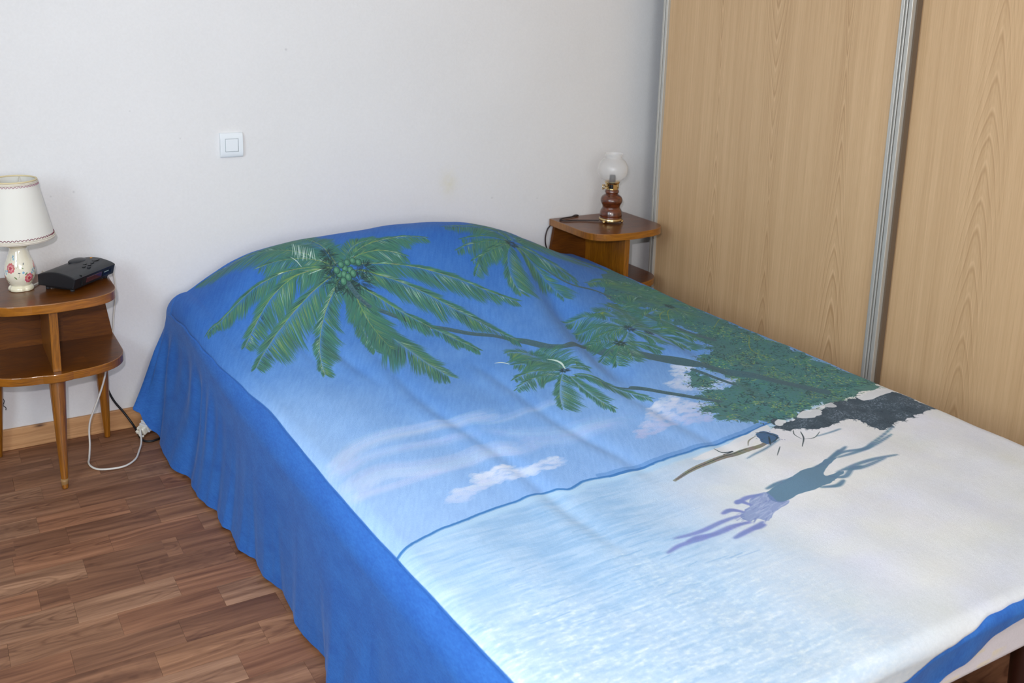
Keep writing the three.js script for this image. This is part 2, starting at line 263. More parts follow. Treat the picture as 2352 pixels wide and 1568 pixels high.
{
  const base = mat(0xf0eaee, .8, { map: dataTexture(512, 256, (x, y) => { const c = 228 + (noise(x / 2, y / 2) - .5) * 8, s = clamp((noise(x / 38 + 9, y / 16) - .78) * 14); return [c + 6 * s, c - 1 + 2 * s, c + 1 - 20 * s]; }) });
  const t = thing('bed', 'pale upholstered bed base on dark legs showing under the bedspread foot', 'bed', [0, 0, 0]);
  part('box_spring', planarUV(rbox(.745, .278, .06, 2.385, .40, 2.532, .02, 3), 0, 1, 2, 4), base, t);
  part('mattress', planarUV(rbox(.75, .395, .06, 2.38, .425, 2.53, .014, 3), 0, 1, 2, 4), base, t);
  const legM = mat(0x2e120c, .35, { clearcoat: .4 });
  for (const [x, z] of [[1.0, .2], [1.915, .2], [1.0, 2.40], [1.95, 2.47]]) part('leg', [lathe([[0, 0], [.022, 0], [.032, .27], [.034, .28], [0, .28]], 24).translate(x, 0, z)], legM, t);
}
// --- the print: a beach under palms, drawn in millimetres of cloth
const PRINT = { a0: 620, b0: 60, a1: 2500, b1: 2700 }, PS = 2048 / (PRINT.b1 - PRINT.b0);
const printCanvas = document.createElement('canvas'); printCanvas.width = Math.round((PRINT.a1 - PRINT.a0) * PS); printCanvas.height = 2048;
{
  const W = printCanvas.width, H = printCanvas.height, g = printCanvas.getContext('2d'), X = (a) => (a - PRINT.a0) * PS, Y = (b) => (b - PRINT.b0) * PS;
  const pts = (L) => { const o = []; for (let i = 0; i < L.length; i += 2) o.push([X(L[i]), Y(L[i + 1])]); return o; };
  const hex = (c, al = 1) => `rgba(${c.map((v) => Math.round(v)).join(',')},${al})`;
  // sky
  const img = g.createImageData(W, H), horizon = [[620, 1950], [780, 1905], [830, 1850], [900, 1830], [1100, 1800], [1500, 1790], [2500, 1700]];
  for (let j = 0, o = 0; j < H; j++) for (let i = 0; i < W; i++, o += 4) {
    const a = i / PS + PRINT.a0, b = j / PS + PRINT.b0, left = clamp((1150 - a) / 520), n = fbm(a / 190, b / 120, 3) - .5, f = (noise(a / 5 + b / 9, b / 26) - .5) * 10 + (noise(a / 2.2, b / 2.2) - .5) * 9;
    const k = clamp((b - 250) / 1250 + n * .25 + left * .28 * sm(500, 1000, b)), q = clamp((b - 1300) / 500), p = left * sm(750, 1250, b);
    let c = [mix(38, 118, k), mix(99, 166, k), mix(182, 226, k)];
    c = [mix(c[0], 168, q * .35), mix(c[1], 196, q * .35), mix(c[2], 236, q * .35)];
    c = [mix(c[0], 186, p * .62), mix(c[1], 214, p * .62), mix(c[2], 248, p * .62)];
    img.data[o] = clamp(c[0] + f, 0, 255); img.data[o + 1] = clamp(c[1] + f, 0, 255); img.data[o + 2] = clamp(c[2] + f * .7, 0, 255); img.data[o + 3] = 255;
  }
  g.putImageData(img, 0, 0); g.lineCap = g.lineJoin = 'round';
  const path = (P, close) => { g.beginPath(); P.forEach((p, i) => i ? g.lineTo(...p) : g.moveTo(...p)); if (close) g.closePath(); };
  const soft = (P, close, jag = 0, n = 6) => { const c = new THREE.CatmullRomCurve3(P.map((p) => V(p[0], p[1], 0)), close); const m = P.length * n; const o = []; for (let i = 0; i <= m; i++) { const q = c.getPoint(i / m); o.push([q.x + (fbm(q.x / 7, q.y / 7 + 3, 2) - .5) * jag, q.y + (fbm(q.x / 7 + 40, q.y / 7, 2) - .5) * jag]); } return o; };
  const bounds = (P) => P.reduce((b, [x, y]) => [Math.min(b[0], x), Math.min(b[1], y), Math.max(b[2], x), Math.max(b[3], y)], [1e9, 1e9, -1e9, -1e9]);
  const inside = (P, x, y) => { let k = false; for (let i = 0, j = P.length - 1; i < P.length; j = i++) if ((P[i][1] > y) !== (P[j][1] > y) && x < (P[j][0] - P[i][0]) * (y - P[i][1]) / (P[j][1] - P[i][1]) + P[i][0]) k = !k; return k; };
  const streak = (L, w, al) => { const P = soft(pts(L)); for (let k = 0; k < 26; k++) { const o = rr(-1, 1) * w * PS * .55, s = rr(.1, .5); path(P.slice(Math.floor(rr(0, .25) * P.length), P.length - Math.floor(rr(0, .25) * P.length)).map(([x, y], i) => [x, y + o + Math.sin(i * .3 + k) * 3])); g.strokeStyle = hex([208, 216, 242], al * s * .17); g.lineWidth = w * PS * rr(.25, .8); g.stroke(); } };
  const cloud = (L, kind) => {
    const P = soft(pts(L), true, 10), b = bounds(P);
    for (let k = 0; k < 900; k++) { const x = rr(b[0], b[2]), y = rr(b[1], b[3]); if (!inside(P, x, y)) continue; const t = (y - b[1]) / (b[3] - b[1]), s = rr(3, 10); g.fillStyle = hex(kind === 2 ? [mix(222, 165, t), mix(229, 180, t), mix(244, 226, t)] : [mix(226, 178, t), mix(231, 200, t), mix(245, 240, t)], .28); path(soft([[x - s * 1.5, y], [x, y - s], [x + s * 1.5, y], [x, y + s * .7]], true, 5, 3), true); g.fill(); }
  };
  // sea: a dark blue line at its far edge, pale shallows, glitter towards the foot
  let seaLine = [];
  const fillBelow = (P, color) => { path([...P, [P[P.length - 1][0], H + 5], [P[0][0], H + 5]], true); g.fillStyle = color; g.fill(); };
  const sea = (L) => { seaLine = soft(pts(L), false, 3); };
  const seaRight = (L) => {
    const P = [[-20, Y(2010)], [X(700), Y(1960)], ...seaLine, ...soft(pts(L), false, 3), [W + 20, Y(1640)]];
    fillBelow(P, hex([176, 207, 233]));
    for (const [w, al, dy, c] of [[22, .12, 8, [110, 165, 215]], [11, .3, 3, [74, 132, 190]], [5.5, .85, 0, [48, 112, 178]]]) { path(P.map(([x, y]) => [x, y + dy])); g.strokeStyle = hex(c, al); g.lineWidth = w; g.stroke(); }
    path(P.slice(Math.floor(P.length * .5)).map(([x, y]) => [x, y - 7])); g.strokeStyle = hex([52, 112, 182], .35); g.lineWidth = 15; g.stroke();
    path(P.map(([x, y]) => [x, y + 7])); g.strokeStyle = hex([214, 230, 243], .5); g.lineWidth = 2.5; g.stroke();
    const d = g.getImageData(0, 0, W, H), line = []; let k = 0;
    for (let i = 0; i < W; i++) { while (k + 2 < P.length && P[k + 1][0] < i) k++; const p = P[k], q = P[k + 1]; line[i] = p[1] + (q[1] - p[1]) * clamp((i - p[0]) / Math.max(.01, q[0] - p[0])); }
    for (let j = 0; j < H; j++) for (let i = 0; i < W; i++) {
      const y = j - line[i]; if (y < 14) continue;
      const a = i / PS + PRINT.a0, b = j / PS + PRINT.b0, o = (j * W + i) * 4, shore = sm(1180, 1720, a + (fbm(a / 200, b / 200, 4) - .5) * 260 + (b - 2000) * .12), deep = clamp((b - 1900) / 700), left = clamp((1000 - a) / 300);
      let c = [mix(170, 203, deep), mix(197, 217, deep), mix(226, 231, deep)];
      c = [mix(c[0], 214, left * .5), mix(c[1], 231, left * .5), mix(c[2], 247, left * .5)];
      const glit = Math.pow(clamp(fbm(a / 11, b / 5, 3) * 1.5 - .35), 2) * .7 * (1 - shore) * sm(1980, 2250, b + (noise(a / 60, 4) - .5) * 160), rip = (fbm(a / 60, b / 7, 3) - .5) * (1 - shore);
      const s = [219 + (fbm(a / 150, b / 90, 3) - .5) * 16, 220 + (fbm(a / 150, b / 90, 3) - .5) * 13, 222 + (fbm(a / 140 + 7, b / 100, 3) - .5) * 18];
      const fine = (noise(a / 1.8, b / 1.8) - .5) * 7 + (noise(a / 6, b / 20) - .5) * 4;
      for (let q = 0; q < 3; q++) { const v = mix(c[q] + rip * [46, 30, 16][q] + glit * [60, 40, 14][q] - [16, 8, 2][q] * (1 - shore), s[q], shore) + fine; d.data[o + q] = mix(d.data[o + q], clamp(v, 0, 255), clamp((y - 14) / 10)); }
    }
    g.putImageData(d, 0, 0);
    for (let k2 = 0; k2 < 60; k2++) { const a = rr(850, 1400), b = rr(1960, 2240); path([[X(a), Y(b)], [X(a + rr(20, 80)), Y(b + rr(-6, 6))]]); g.strokeStyle = hex([110, 158, 205], rr(.1, .4)); g.lineWidth = rr(1, 2.5); g.stroke(); }
  };
  
  const COL = { dark: [36, 52, 56], log: [124, 122, 108], shade: [92, 124, 150], violet: [118, 132, 190], pale: [205, 224, 218], rib: [120, 140, 70] };
  const feather = (draw) => { for (const [o, al] of [[3.2, .16], [1.8, .22], [0, .8]]) draw(o, al); };
  const stroke = (L, w, c) => { const P = soft(pts(L)), n = P.length; for (let i = 0; i + 1 < n; i++) { const t = i / n; path([P[i], P[i + 1]]); const wd = w * PS * 1.15 * (.2 + .8 * Math.sin(Math.PI * (.1 + .84 * t))); if (c === 'shade' || c === 'violet') feather((o, al) => { g.strokeStyle = hex(COL[c].map((v) => v + rr(-6, 6)), al * .6); g.lineWidth = wd * .8 + o * 2; g.stroke(); }); else { g.strokeStyle = hex(COL[c].map((v) => v + rr(-8, 8)), .85); g.lineWidth = wd; g.stroke(); } } };
  const blot = (L, c) => { path(soft(pts(L), true, 8), true); g.fillStyle = c; g.fill(); for (let k = 0; k < 60; k++) { const b = bounds(pts(L)), x = rr(b[0], b[2]), y = rr(b[1], b[3]); g.fillStyle = hex([rr(30, 90), rr(60, 110), rr(90, 150)], .5); g.fillRect(x, y, rr(1, 5), rr(1, 4)); } };
  const leafC = () => { const r = rnd(); return r < .6 ? [rr(56, 70), rr(112, 128), rr(96, 110)] : r < .78 ? [rr(74, 96), rr(126, 142), rr(84, 100)] : r < .92 ? [rr(38, 52), rr(86, 102), rr(82, 96)] : [rr(30, 40), rr(56, 70), rr(60, 68)]; };
  const blade = (x, y, an, l, w, c, al) => { const dx = Math.cos(an), dy = Math.sin(an); g.beginPath(); g.moveTo(x, y); g.quadraticCurveTo(x + dx * l * .5 - dy * w, y + dy * l * .5 + dx * w, x + dx * l, y + dy * l); g.quadraticCurveTo(x + dx * l * .5 + dy * w, y + dy * l * .5 - dx * w, x, y); g.fillStyle = hex(c, al); g.fill(); };
  const bush = (L, n) => {
    const P = soft(pts(L), true, 46, 9), b = bounds(P); path(P, true); g.fillStyle = hex([60, 108, 102], .85); g.fill();
    for (let k = 0; k < n * 22; k++) {
      const x = rr(b[0] - 12, b[2] + 12), y = rr(b[1] - 12, b[3] + 12); if (!inside(P, x + rr(-20, 20), y + rr(-20, 20))) continue;
      const r = fbm(x / 20, y / 12, 3), q = noise(x / 46 + 9, y / 34), c = r < .4 && rnd() < .6 ? [rr(30, 46), rr(58, 78), rr(64, 80)] : q > .6 && rnd() < .3 ? [rr(112, 158), rr(150, 176), rr(84, 112)] : leafC();
      const big = r < .4 || q > .6; blade(x, y, rr(-.5, 2.4) + (rnd() < .2 ? 3 : 0), big ? rr(5, 14) : rr(3, 9), big ? rr(1.2, 3.4) : rr(.8, 2), c, rr(.55, .95));
    }
    for (let k = 0; k < n * .5; k++) { const x = rr(b[0], b[2]), y = rr(b[1], b[3]); if (!inside(P, x, y) || noise(x / 46 + 9, y / 34) < .45) continue; g.fillStyle = hex(rnd() < .25 ? [214, 226, 214] : [176, 188, 96], .8); g.fillRect(x, y, rr(1, 3), rr(1, 3)); }
    for (let k = 0; k < n * .3; k++) { const x = rr(b[0], b[2]), y = rr(b[1], b[3]); if (!inside(P, x, y)) continue; path([[x, y], [x + rr(-22, 26), y + rr(3, 20)]]); g.strokeStyle = hex([34, 58, 66], .5); g.lineWidth = rr(1, 3.5); g.stroke(); }
  };
  const rock = (L, n) => {
    const P = soft(pts(L), true, 20, 8), b = bounds(P); path(P, true); g.fillStyle = hex([58, 74, 86]); g.fill();
    for (let k = 0; k < n * 20; k++) { const x = rr(b[0] - 4, b[2] + 4), y = rr(b[1] - 3, b[3] + 3); if (!inside(P, x, y)) continue; const v = clamp((fbm(x / 30, y / 20, 3) - .38) * 3.4), q = rr(-16, 16); blade(x, y, rr(0, 6.3), rr(2, 8), rr(.6, 1.8), [mix(30, 142, v) + q, mix(42, 154, v) + q, mix(54, 172, v) + q], .6); }
    for (let k = 0; k < n; k++) { const i = Math.floor(rnd() * P.length), [x, y] = P[i], an = rr(-.6, 3.6); path([[x, y], [x + Math.cos(an) * rr(3, 10), y + Math.sin(an) * rr(2, 7)]]); g.strokeStyle = hex([50, 66, 78], .5); g.lineWidth = rr(.6, 1.6); g.stroke(); }
  };
  const white = (L, al) => { path(soft(pts(L), true, 7), true); g.fillStyle = hex([218, 220, 224], al); g.fill(); };
  const shade = (L, kind) => { path(soft(pts(L), true, 5), true); g.fillStyle = hex(kind === 1 ? [90, 124, 150] : [112, 132, 186], kind === 1 ? .95 : .72); g.fill(); if (kind === 2) { const P = pts(L), b = bounds(P); for (let k = 0; k < 140; k++) { const x = rr(b[0], b[2]), y = rr(b[1], b[3]); if (!inside(P, x, y)) continue; path([[x, y], [x - rr(8, 26), y + rr(2, 9)]]); g.strokeStyle = hex(rnd() < .5 ? [186, 194, 222] : [96, 116, 176], .35); g.lineWidth = rr(1, 3); g.stroke(); } } };
  const trunk = (L, v0, v1) => { const w0 = v0 * 2.6, w1 = v1 * 2.6; const P = soft(pts(L), false, 0, 10), n = P.length; for (let i = 0; i + 1 < n; i++) { const w = mix(w0, w1, i / n) * PS; path([P[i], P[i + 1]]); g.strokeStyle = hex([66, 98, 108]); g.lineWidth = w; g.stroke(); } for (let i = 0; i + 1 < n; i++) { const w = mix(w0, w1, i / n) * PS, [x, y] = P[i]; for (let k = 0; k < 3; k++) { const o = rr(-.5, .5) * w; path([[x + rr(-3, 3), y + o], [x + rr(-3, 4), y + o + rr(-2, 2)]]); g.strokeStyle = hex(o < -.1 * w ? [110, 134, 128] : [44, 70, 84], .55); g.lineWidth = 1.2; g.stroke(); } } };
  const heart = (L, r) => { const [[x, y]] = pts(L); for (let k = 0; k < 150; k++) { const an = rr(0, 6.3), d = rr(0, .5) * r * PS, l = rr(.3, 1) * r * PS, px = x + Math.cos(an) * d, py = y + Math.sin(an) * d * 1.6; blade(px, py, an + rr(-.6, .6), l, rr(.8, 2.6), [rr(22, 40), rr(44, 68), rr(50, 64)], rr(.35, .8)); } };
  const nut = (L, r) => { const [[x, y]] = pts(L), s = r * PS; for (const [k, c] of [[1, [42, 82, 72]], [.8, [70, 126, 102]], [.42, [98, 150, 120]]]) { g.beginPath(); g.ellipse(x - (1 - k) * s * .3, y - (1 - k) * s * .4, s * k, s * k * 1.7, .3, 0, 7); g.fillStyle = hex(c); g.fill(); } };
  // a palm frond: a midrib with blades that hang towards the foot of the bed
  const frond = (x0, y0, x1, y1, x2, y2, len, style) => {
    const A = [X(x0), Y(y0)], B = [X(x1), Y(y1)], C = [X(x2), Y(y2)], at = (t) => [0, 1].map((i) => (1 - t) ** 2 * A[i] + 2 * t * (1 - t) * B[i] + t * t * C[i]), tan = (t) => { const d = [0, 1].map((i) => 2 * (1 - t) * (B[i] - A[i]) + 2 * t * (C[i] - B[i])), l = Math.hypot(...d); return d.map((v) => v / l); };
    const total = Math.hypot(B[0] - A[0], B[1] - A[1]) + Math.hypot(C[0] - B[0], C[1] - B[1]), n = Math.round(total / 1.5), patch = rr(0, 90), sunny = rnd(), fine = style === 1 ? 1 : .8;
    for (const pass of [0, 1, 2]) for (let i = 0; i < n; i++) for (const s of [-1, 1]) {
      if (pass === 0 && rnd() < .12 || pass === 1 && rnd() < .35 || pass === 2 && rnd() < .55) continue;
      const t = (i + rnd()) / n, p = at(t), T2 = tan(t), N = [-T2[1] * s, T2[0] * s], down = N[1] > 0, clump = noise(t * 15 + patch, s * 5 + 7);
      const shape = Math.pow(Math.sin(Math.PI * clamp(.14 + .78 * t)), .8), l = len * PS * shape * (down ? 1 : .55) * (.62 + .5 * clump + rr(-.1, .1));
      if (clump < .2 && t > .2 && rnd() < .6) continue;
      const an = Math.atan2(T2[1] * .8 + N[1] * .75 + .6, T2[0] * .8 + N[0] * .75) + rr(-.07, .07);
      const white = sunny > .3 && noise(t * 9 + patch, 31 + s * 4) > (down ? .76 : .58), c = pass === 0 ? [rr(54, 66), rr(106, 120), rr(94, 106)] : pass === 1 ? leafC() : white && rnd() < .55 ? [rr(196, 228), rr(216, 236), rr(208, 230)] : noise(t * 11 + patch, 50 + s) > .62 ? [rr(110, 150), rr(150, 170), rr(66, 92)] : rnd() < .55 ? [rr(22, 36), rr(48, 68), rr(54, 66)] : [rr(72, 90), rr(134, 150), rr(112, 128)];
      blade(p[0], p[1], an, l * (pass === 2 ? rr(.25, .9) : 1), (pass === 0 ? rr(1.6, 2.6) : pass === 1 ? rr(.8, 1.5) : rr(.5, 1.2)) * fine, c, pass === 0 ? .95 : pass === 1 ? .7 : .78);
    }
    for (let i = 0; i < 40; i++) { const t = i / 40; path([at(t), at(t + .026)]); g.strokeStyle = hex([rr(112, 156), rr(146, 168), rr(76, 104)], style === 1 ? .85 : .4); g.lineWidth = (style === 1 ? 2.4 : 1.3) * (1 - .6 * t); g.stroke(); }
  };
// sky
streak([738, 1481, 774, 1460, 859, 1387, 1010, 1361, 1155, 1368, 1218, 1375, 1266, 1370], 46, .8);
streak([737, 1512, 781, 1498, 860, 1450, 968, 1452, 1090, 1453, 1161, 1447], 36, .5);
streak([738, 1590, 776, 1575, 859, 1540, 952, 1568, 1050, 1568, 1155, 1555, 1195, 1580, 1291, 1551], 60, .85);
streak([743, 1624, 786, 1609, 846, 1603, 939, 1595, 1014, 1598], 34, .6);
streak([1166, 1389, 1240, 1415, 1344, 1393, 1423, 1380, 1506, 1402], 30, .5);
streak([1173, 1440, 1235, 1498, 1322, 1537, 1408, 1545, 1477, 1547, 1598, 1549], 46, .45);
streak([1239, 1564, 1310, 1591, 1411, 1575, 1554, 1575], 40, .4);
cloud([932, 1728, 965, 1701, 1014, 1693, 1049, 1643, 1090, 1649, 1127, 1632, 1167, 1682, 1194, 1678, 1235, 1666, 1262, 1664, 1263, 1691, 1224, 1716, 1189, 1712, 1150, 1710, 1087, 1714, 1019, 1719, 963, 1753], 1);
cloud([1913, 1308, 1965, 1343, 1909, 1408, 1923, 1444, 1945, 1471, 2049, 1472, 1923, 1521, 1865, 1510, 1801, 1476, 1806, 1415, 1845, 1404], 1);
cloud([1525, 1639, 1577, 1606, 1643, 1536, 1710, 1502, 1758, 1501, 1768, 1535, 1777, 1561, 1801, 1583, 1774, 1650, 1716, 1680, 1686, 1667, 1661, 1644, 1604, 1658, 1556, 1670, 1511, 1676], 2);
// sea and sand
sea([745, 1870, 789, 1850, 859, 1831, 910, 1826, 976, 1810, 1058, 1797, 1138, 1793, 1175, 1803, 1194, 1816, 1257, 1796, 1321, 1801, 1382, 1800, 1446, 1804], 0);
seaRight([1319, 1803, 1381, 1806, 1451, 1802, 1526, 1793, 1604, 1785, 1702, 1786, 1786, 1777, 1861, 1754], 0);
// bushes
bush([2049, 1287, 2113, 1270, 2149, 1128, 2233, 1135, 2358, 1036, 2357, 1143, 2354, 1260, 2351, 1418, 2359, 1590, 2355, 1725, 2233, 1727, 2164, 1761, 2102, 1737, 2004, 1738, 1935, 1751, 1880, 1741, 1845, 1722, 1816, 1696, 1770, 1688, 1774, 1650, 1758, 1619, 1825, 1592, 1824, 1532, 1880, 1506, 1935, 1531, 2007, 1479, 2004, 1432, 1980, 1379], 900);
bush([2370, 359, 2359, 494, 2363, 617, 2361, 760, 2365, 984, 2346, 1054, 2215, 1155, 2170, 1058, 2200, 886, 2136, 814, 2090, 744], 260);
bush([1938, 1361, 1944, 1420, 1948, 1473, 1917, 1490, 1875, 1479, 1898, 1401], 60);
rock([1887, 1750, 1918, 1741, 1923, 1773, 1959, 1765, 1997, 1745, 2060, 1760, 2114, 1742, 2205, 1746, 2258, 1743, 2337, 1745, 2362, 1780, 2363, 1859, 2372, 1889, 2289, 1907, 2200, 1911, 2155, 1919, 2103, 1918, 2106, 1872, 2099, 1838, 2053, 1839, 1961, 1841, 1924, 1814, 1884, 1802, 1875, 1779], 320);
white([1972, 1763, 2014, 1744, 2060, 1760, 2035, 1785, 1985, 1782], .9);
white([2224, 1745, 2290, 1736, 2350, 1734, 2372, 1751, 2289, 1773, 2227, 1769], .95);
white([1895, 1753, 1918, 1746, 1928, 1761, 1910, 1775, 1885, 1773], .9);
white([2082, 1750, 2127, 1741, 2117, 1766, 2094, 1761], .8);
white([1552, 1824, 1633, 1807, 1749, 1789, 1862, 1759, 1857, 1777, 1791, 1799, 1755, 1826, 1721, 1834, 1667, 1839, 1623, 1840, 1570, 1836], .85);
stroke([1441, 1891, 1514, 1868, 1592, 1853, 1665, 1853, 1702, 1854, 1750, 1851, 1812, 1830], 16, "log");
stroke([1444, 1890, 1526, 1865, 1604, 1851, 1668, 1849, 1706, 1850], 2, "dark");
blot([1794, 1790, 1828, 1793, 1842, 1821, 1835, 1833, 1788, 1849, 1770, 1841, 1775, 1815], "#3d5f86");
stroke([1796, 1786, 1821, 1800, 1831, 1827, 1785, 1852], 3, "dark");
stroke([1813, 1816, 1777, 1858], 4, "dark");
stroke([1638, 1805, 1641, 1831, 1668, 1838, 1635, 1842], 4, "dark");
stroke([1720, 1838, 1744, 1816, 1779, 1803], 3, "log");
stroke([1672, 1886, 1741, 1871, 1828, 1840], 5, "shade");
stroke([1846, 1899, 1893, 1859, 1914, 1829], 3, "dark");
stroke([1882, 1864, 1887, 1834, 1905, 1812], 2, "dark");
stroke([1886, 1866, 1916, 1873, 1954, 1857], 2, "dark");
stroke([1747, 1911, 1793, 1875], 2, "dark");
stroke([1929, 1871, 1980, 1874, 2015, 1872], 3, "shade");
// palm shadow on the sand
shade([1594, 2031, 1672, 2013, 1749, 1995, 1794, 1992, 1853, 1977, 1875, 1982, 1822, 2005, 1779, 2030, 1777, 2040, 1816, 2038, 1834, 2043, 1790, 2061, 1748, 2072, 1709, 2076, 1661, 2073, 1616, 2079, 1586, 2076, 1579, 2050], 1);
shade([1594, 2031, 1589, 2073, 1614, 2082, 1548, 2103, 1503, 2123, 1494, 2111, 1462, 2111, 1465, 2082, 1512, 2059, 1544, 2031], 2);
stroke([1852, 1978, 1918, 1969, 1976, 1985, 2017, 1973, 2157, 1924], 11, "shade");
stroke([1877, 1983, 1943, 1986, 2004, 1983, 2113, 1954], 11, "shade");
stroke([1857, 1979, 1895, 1967, 1945, 1951], 11, "shade");
stroke([1816, 2038, 1889, 2033, 1950, 2034, 2021, 2045], 11, "shade");
stroke([1841, 2037, 1882, 2049, 1978, 2043], 11, "shade");
stroke([1775, 2042, 1813, 2062, 1867, 2041, 1893, 2045], 11, "shade");
stroke([1719, 2077, 1761, 2087, 1799, 2074], 11, "shade");
stroke([1606, 2018, 1644, 2014, 1692, 2016], 11, "shade");
stroke([1782, 1997, 1833, 1990, 1915, 1955], 11, "shade");
stroke([1465, 2082, 1410, 2086, 1345, 2092, 1278, 2088], 12, "violet");
stroke([1463, 2115, 1416, 2111, 1344, 2116, 1270, 2114, 1229, 2124], 12, "violet");
stroke([1462, 2111, 1371, 2118, 1323, 2107, 1292, 2110], 12, "violet");
stroke([1521, 2055, 1511, 2032, 1499, 2034], 12, "violet");
stroke([1484, 2072, 1464, 2054, 1435, 2059], 12, "violet");
stroke([1493, 2123, 1454, 2136, 1416, 2144, 1385, 2150], 12, "violet");
stroke([1488, 2133, 1451, 2139], 12, "violet");
stroke([1577, 2031, 1537, 2027, 1497, 2036], 12, "violet");
// trunks
trunk([1192, 538, 1207, 619, 1265, 685, 1329, 758, 1400, 814, 1470, 871, 1584, 940, 1640, 1055, 1674, 1082, 1788, 1033, 1811, 1151, 1898, 1249, 1977, 1348], 6, 14);
trunk([1810, 1129, 1908, 1228, 1986, 1345, 2054, 1466, 2119, 1581, 2178, 1668], 14, 15);
trunk([1890, 421, 1946, 530, 1990, 650, 2092, 682, 2129, 801, 2135, 952, 2157, 1139], 3, 8);
trunk([2051, 797, 2116, 884, 2133, 969, 2160, 1116, 2187, 1187], 6, 10);
trunk([1584, 1270, 1630, 1329, 1701, 1401, 1757, 1487, 1808, 1543], 3, 7);
trunk([1703, 1384, 1747, 1463, 1803, 1531, 1853, 1585], 7, 8);
trunk([1945, 1366, 1958, 1443, 1974, 1514], 6, 6);
// palm 2
frond(1878, 389, 1855, 259, 1645, 307, 110, 2);
frond(1875, 395, 1803, 362, 1668, 396, 90, 2);
frond(1872, 400, 1750, 395, 1625, 447, 90, 2);
frond(1894, 384, 1953, 252, 1793, 227, 110, 2);
frond(1918, 374, 2041, 258, 2097, 317, 100, 2);
frond(1865, 411, 1747, 421, 1635, 566, 90, 2);
frond(1859, 421, 1755, 551, 1745, 695, 150, 2);
frond(1881, 415, 1931, 455, 1909, 719, 150, 2);
frond(1888, 404, 2006, 434, 2025, 626, 130, 2);
frond(1910, 387, 2070, 324, 2253, 362, 120, 2);
frond(1910, 387, 2311, 120, 2334, 403, 90, 2);
frond(1858, 413, 1750, 459, 1659, 500, 80, 2);
heart([1873, 409], 26);
// palm 3
frond(1590, 1187, 1588, 1017, 1498, 1026, 110, 3);
frond(1584, 1196, 1553, 1114, 1474, 1106, 90, 3);
frond(1587, 1199, 1614, 1096, 1605, 1040, 80, 3);
frond(1576, 1215, 1510, 1144, 1424, 1191, 80, 3);
frond(1557, 1237, 1512, 1179, 1399, 1249, 90, 3);
frond(1571, 1223, 1493, 1313, 1435, 1430, 110, 3);
frond(1575, 1253, 1544, 1370, 1560, 1493, 80, 3);
frond(1586, 1252, 1646, 1308, 1693, 1481, 90, 3);
frond(1604, 1203, 1639, 1210, 1651, 1237, 60, 3);
frond(1609, 1181, 1644, 1159, 1642, 1195, 60, 3);
frond(1593, 1204, 1597, 1084, 1516, 1094, 90, 3);
heart([1585, 1210], 16);
stroke([1427, 1072, 1448, 1078, 1463, 1097], 5, "pale");
stroke([1593, 1106, 1604, 1135, 1605, 1164, 1593, 1204], 6, "pale");
// palm 4 and 5
frond(2260, 835, 2349, 466, 2075, 616, 110, 4);
frond(2260, 835, 2322, 546, 2177, 563, 110, 4);
frond(2279, 836, 2356, 583, 2270, 563, 100, 4);
frond(2279, 836, 2360, 625, 2293, 628, 100, 4);
frond(2304, 821, 2368, 814, 2361, 899, 110, 4);
frond(2278, 853, 2308, 894, 2210, 1025, 100, 4);
frond(2253, 851, 2283, 684, 2119, 731, 110, 4);
frond(2253, 867, 2144, 941, 2107, 1024, 100, 4);
frond(2281, 888, 2209, 936, 2179, 897, 90, 4);
frond(1969, 1012, 1927, 872, 1829, 851, 120, 4);
frond(1969, 1012, 1896, 957, 1817, 935, 120, 4);
frond(1964, 1011, 1863, 1004, 1795, 1024, 110, 4);
frond(1976, 1003, 2022, 822, 1945, 871, 110, 4);
frond(1981, 1004, 2100, 799, 2059, 804, 110, 4);
frond(1986, 1005, 2172, 866, 2225, 879, 120, 4);
frond(1983, 1017, 2111, 982, 2120, 1074, 120, 4);
frond(1971, 1025, 2006, 1077, 1979, 1146, 110, 4);
frond(1955, 1031, 1891, 1101, 1834, 1120, 100, 4);
frond(1875, 1093, 1841, 1034, 1792, 1029, 100, 4);
frond(1868, 1103, 1811, 1114, 1758, 1153, 90, 4);
frond(1872, 1105, 1806, 1159, 1773, 1218, 90, 4);
frond(1876, 1107, 1869, 1160, 1823, 1234, 90, 4);
frond(1887, 1099, 1947, 1116, 1954, 1199, 100, 4);
frond(2020, 984, 2122, 811, 2100, 775, 90, 4);
frond(2042, 1069, 2093, 1113, 2059, 1224, 110, 4);
frond(2067, 1037, 2146, 1057, 2132, 1168, 110, 4);
heart([1974, 1014], 22);
heart([1872, 1098], 22);
heart([2278, 853], 20);
heart([2017, 1063], 16);
stroke([2283, 884, 2239, 895, 2167, 984], 3, "rib");
stroke([2142, 974, 2176, 924, 2228, 892], 3, "rib");
stroke([2250, 1116, 2363, 1036, 2367, 1075], 3, "rib");
stroke([2318, 1215, 2231, 1319, 2231, 1410], 3, "rib");
// palm 1
frond(1180, 432, 1144, 204, 951, 97, 190, 1);
frond(1174, 434, 1165, 209, 1084, 86, 150, 1);
frond(1157, 440, 977, 179, 805, 87, 120, 1);
frond(1171, 440, 1089, 359, 943, 339, 130, 1);
frond(1205, 442, 1282, 263, 1457, 385, 120, 1);
frond(1211, 440, 1309, 299, 1534, 372, 90, 1);
frond(1208, 435, 1317, 355, 1425, 442, 110, 1);
frond(1156, 443, 897, 364, 720, 499, 105, 1);
frond(1153, 449, 948, 395, 793, 666, 150, 1);
frond(1160, 471, 906, 592, 785, 807, 165, 1);
frond(1173, 487, 992, 668, 944, 940, 120, 1);
frond(1186, 502, 1145, 687, 1130, 867, 170, 1);
frond(1259, 447, 1523, 480, 1706, 727, 130, 1);
frond(1221, 471, 1433, 526, 1586, 944, 150, 1);
frond(1190, 503, 1361, 744, 1429, 970, 100, 1);
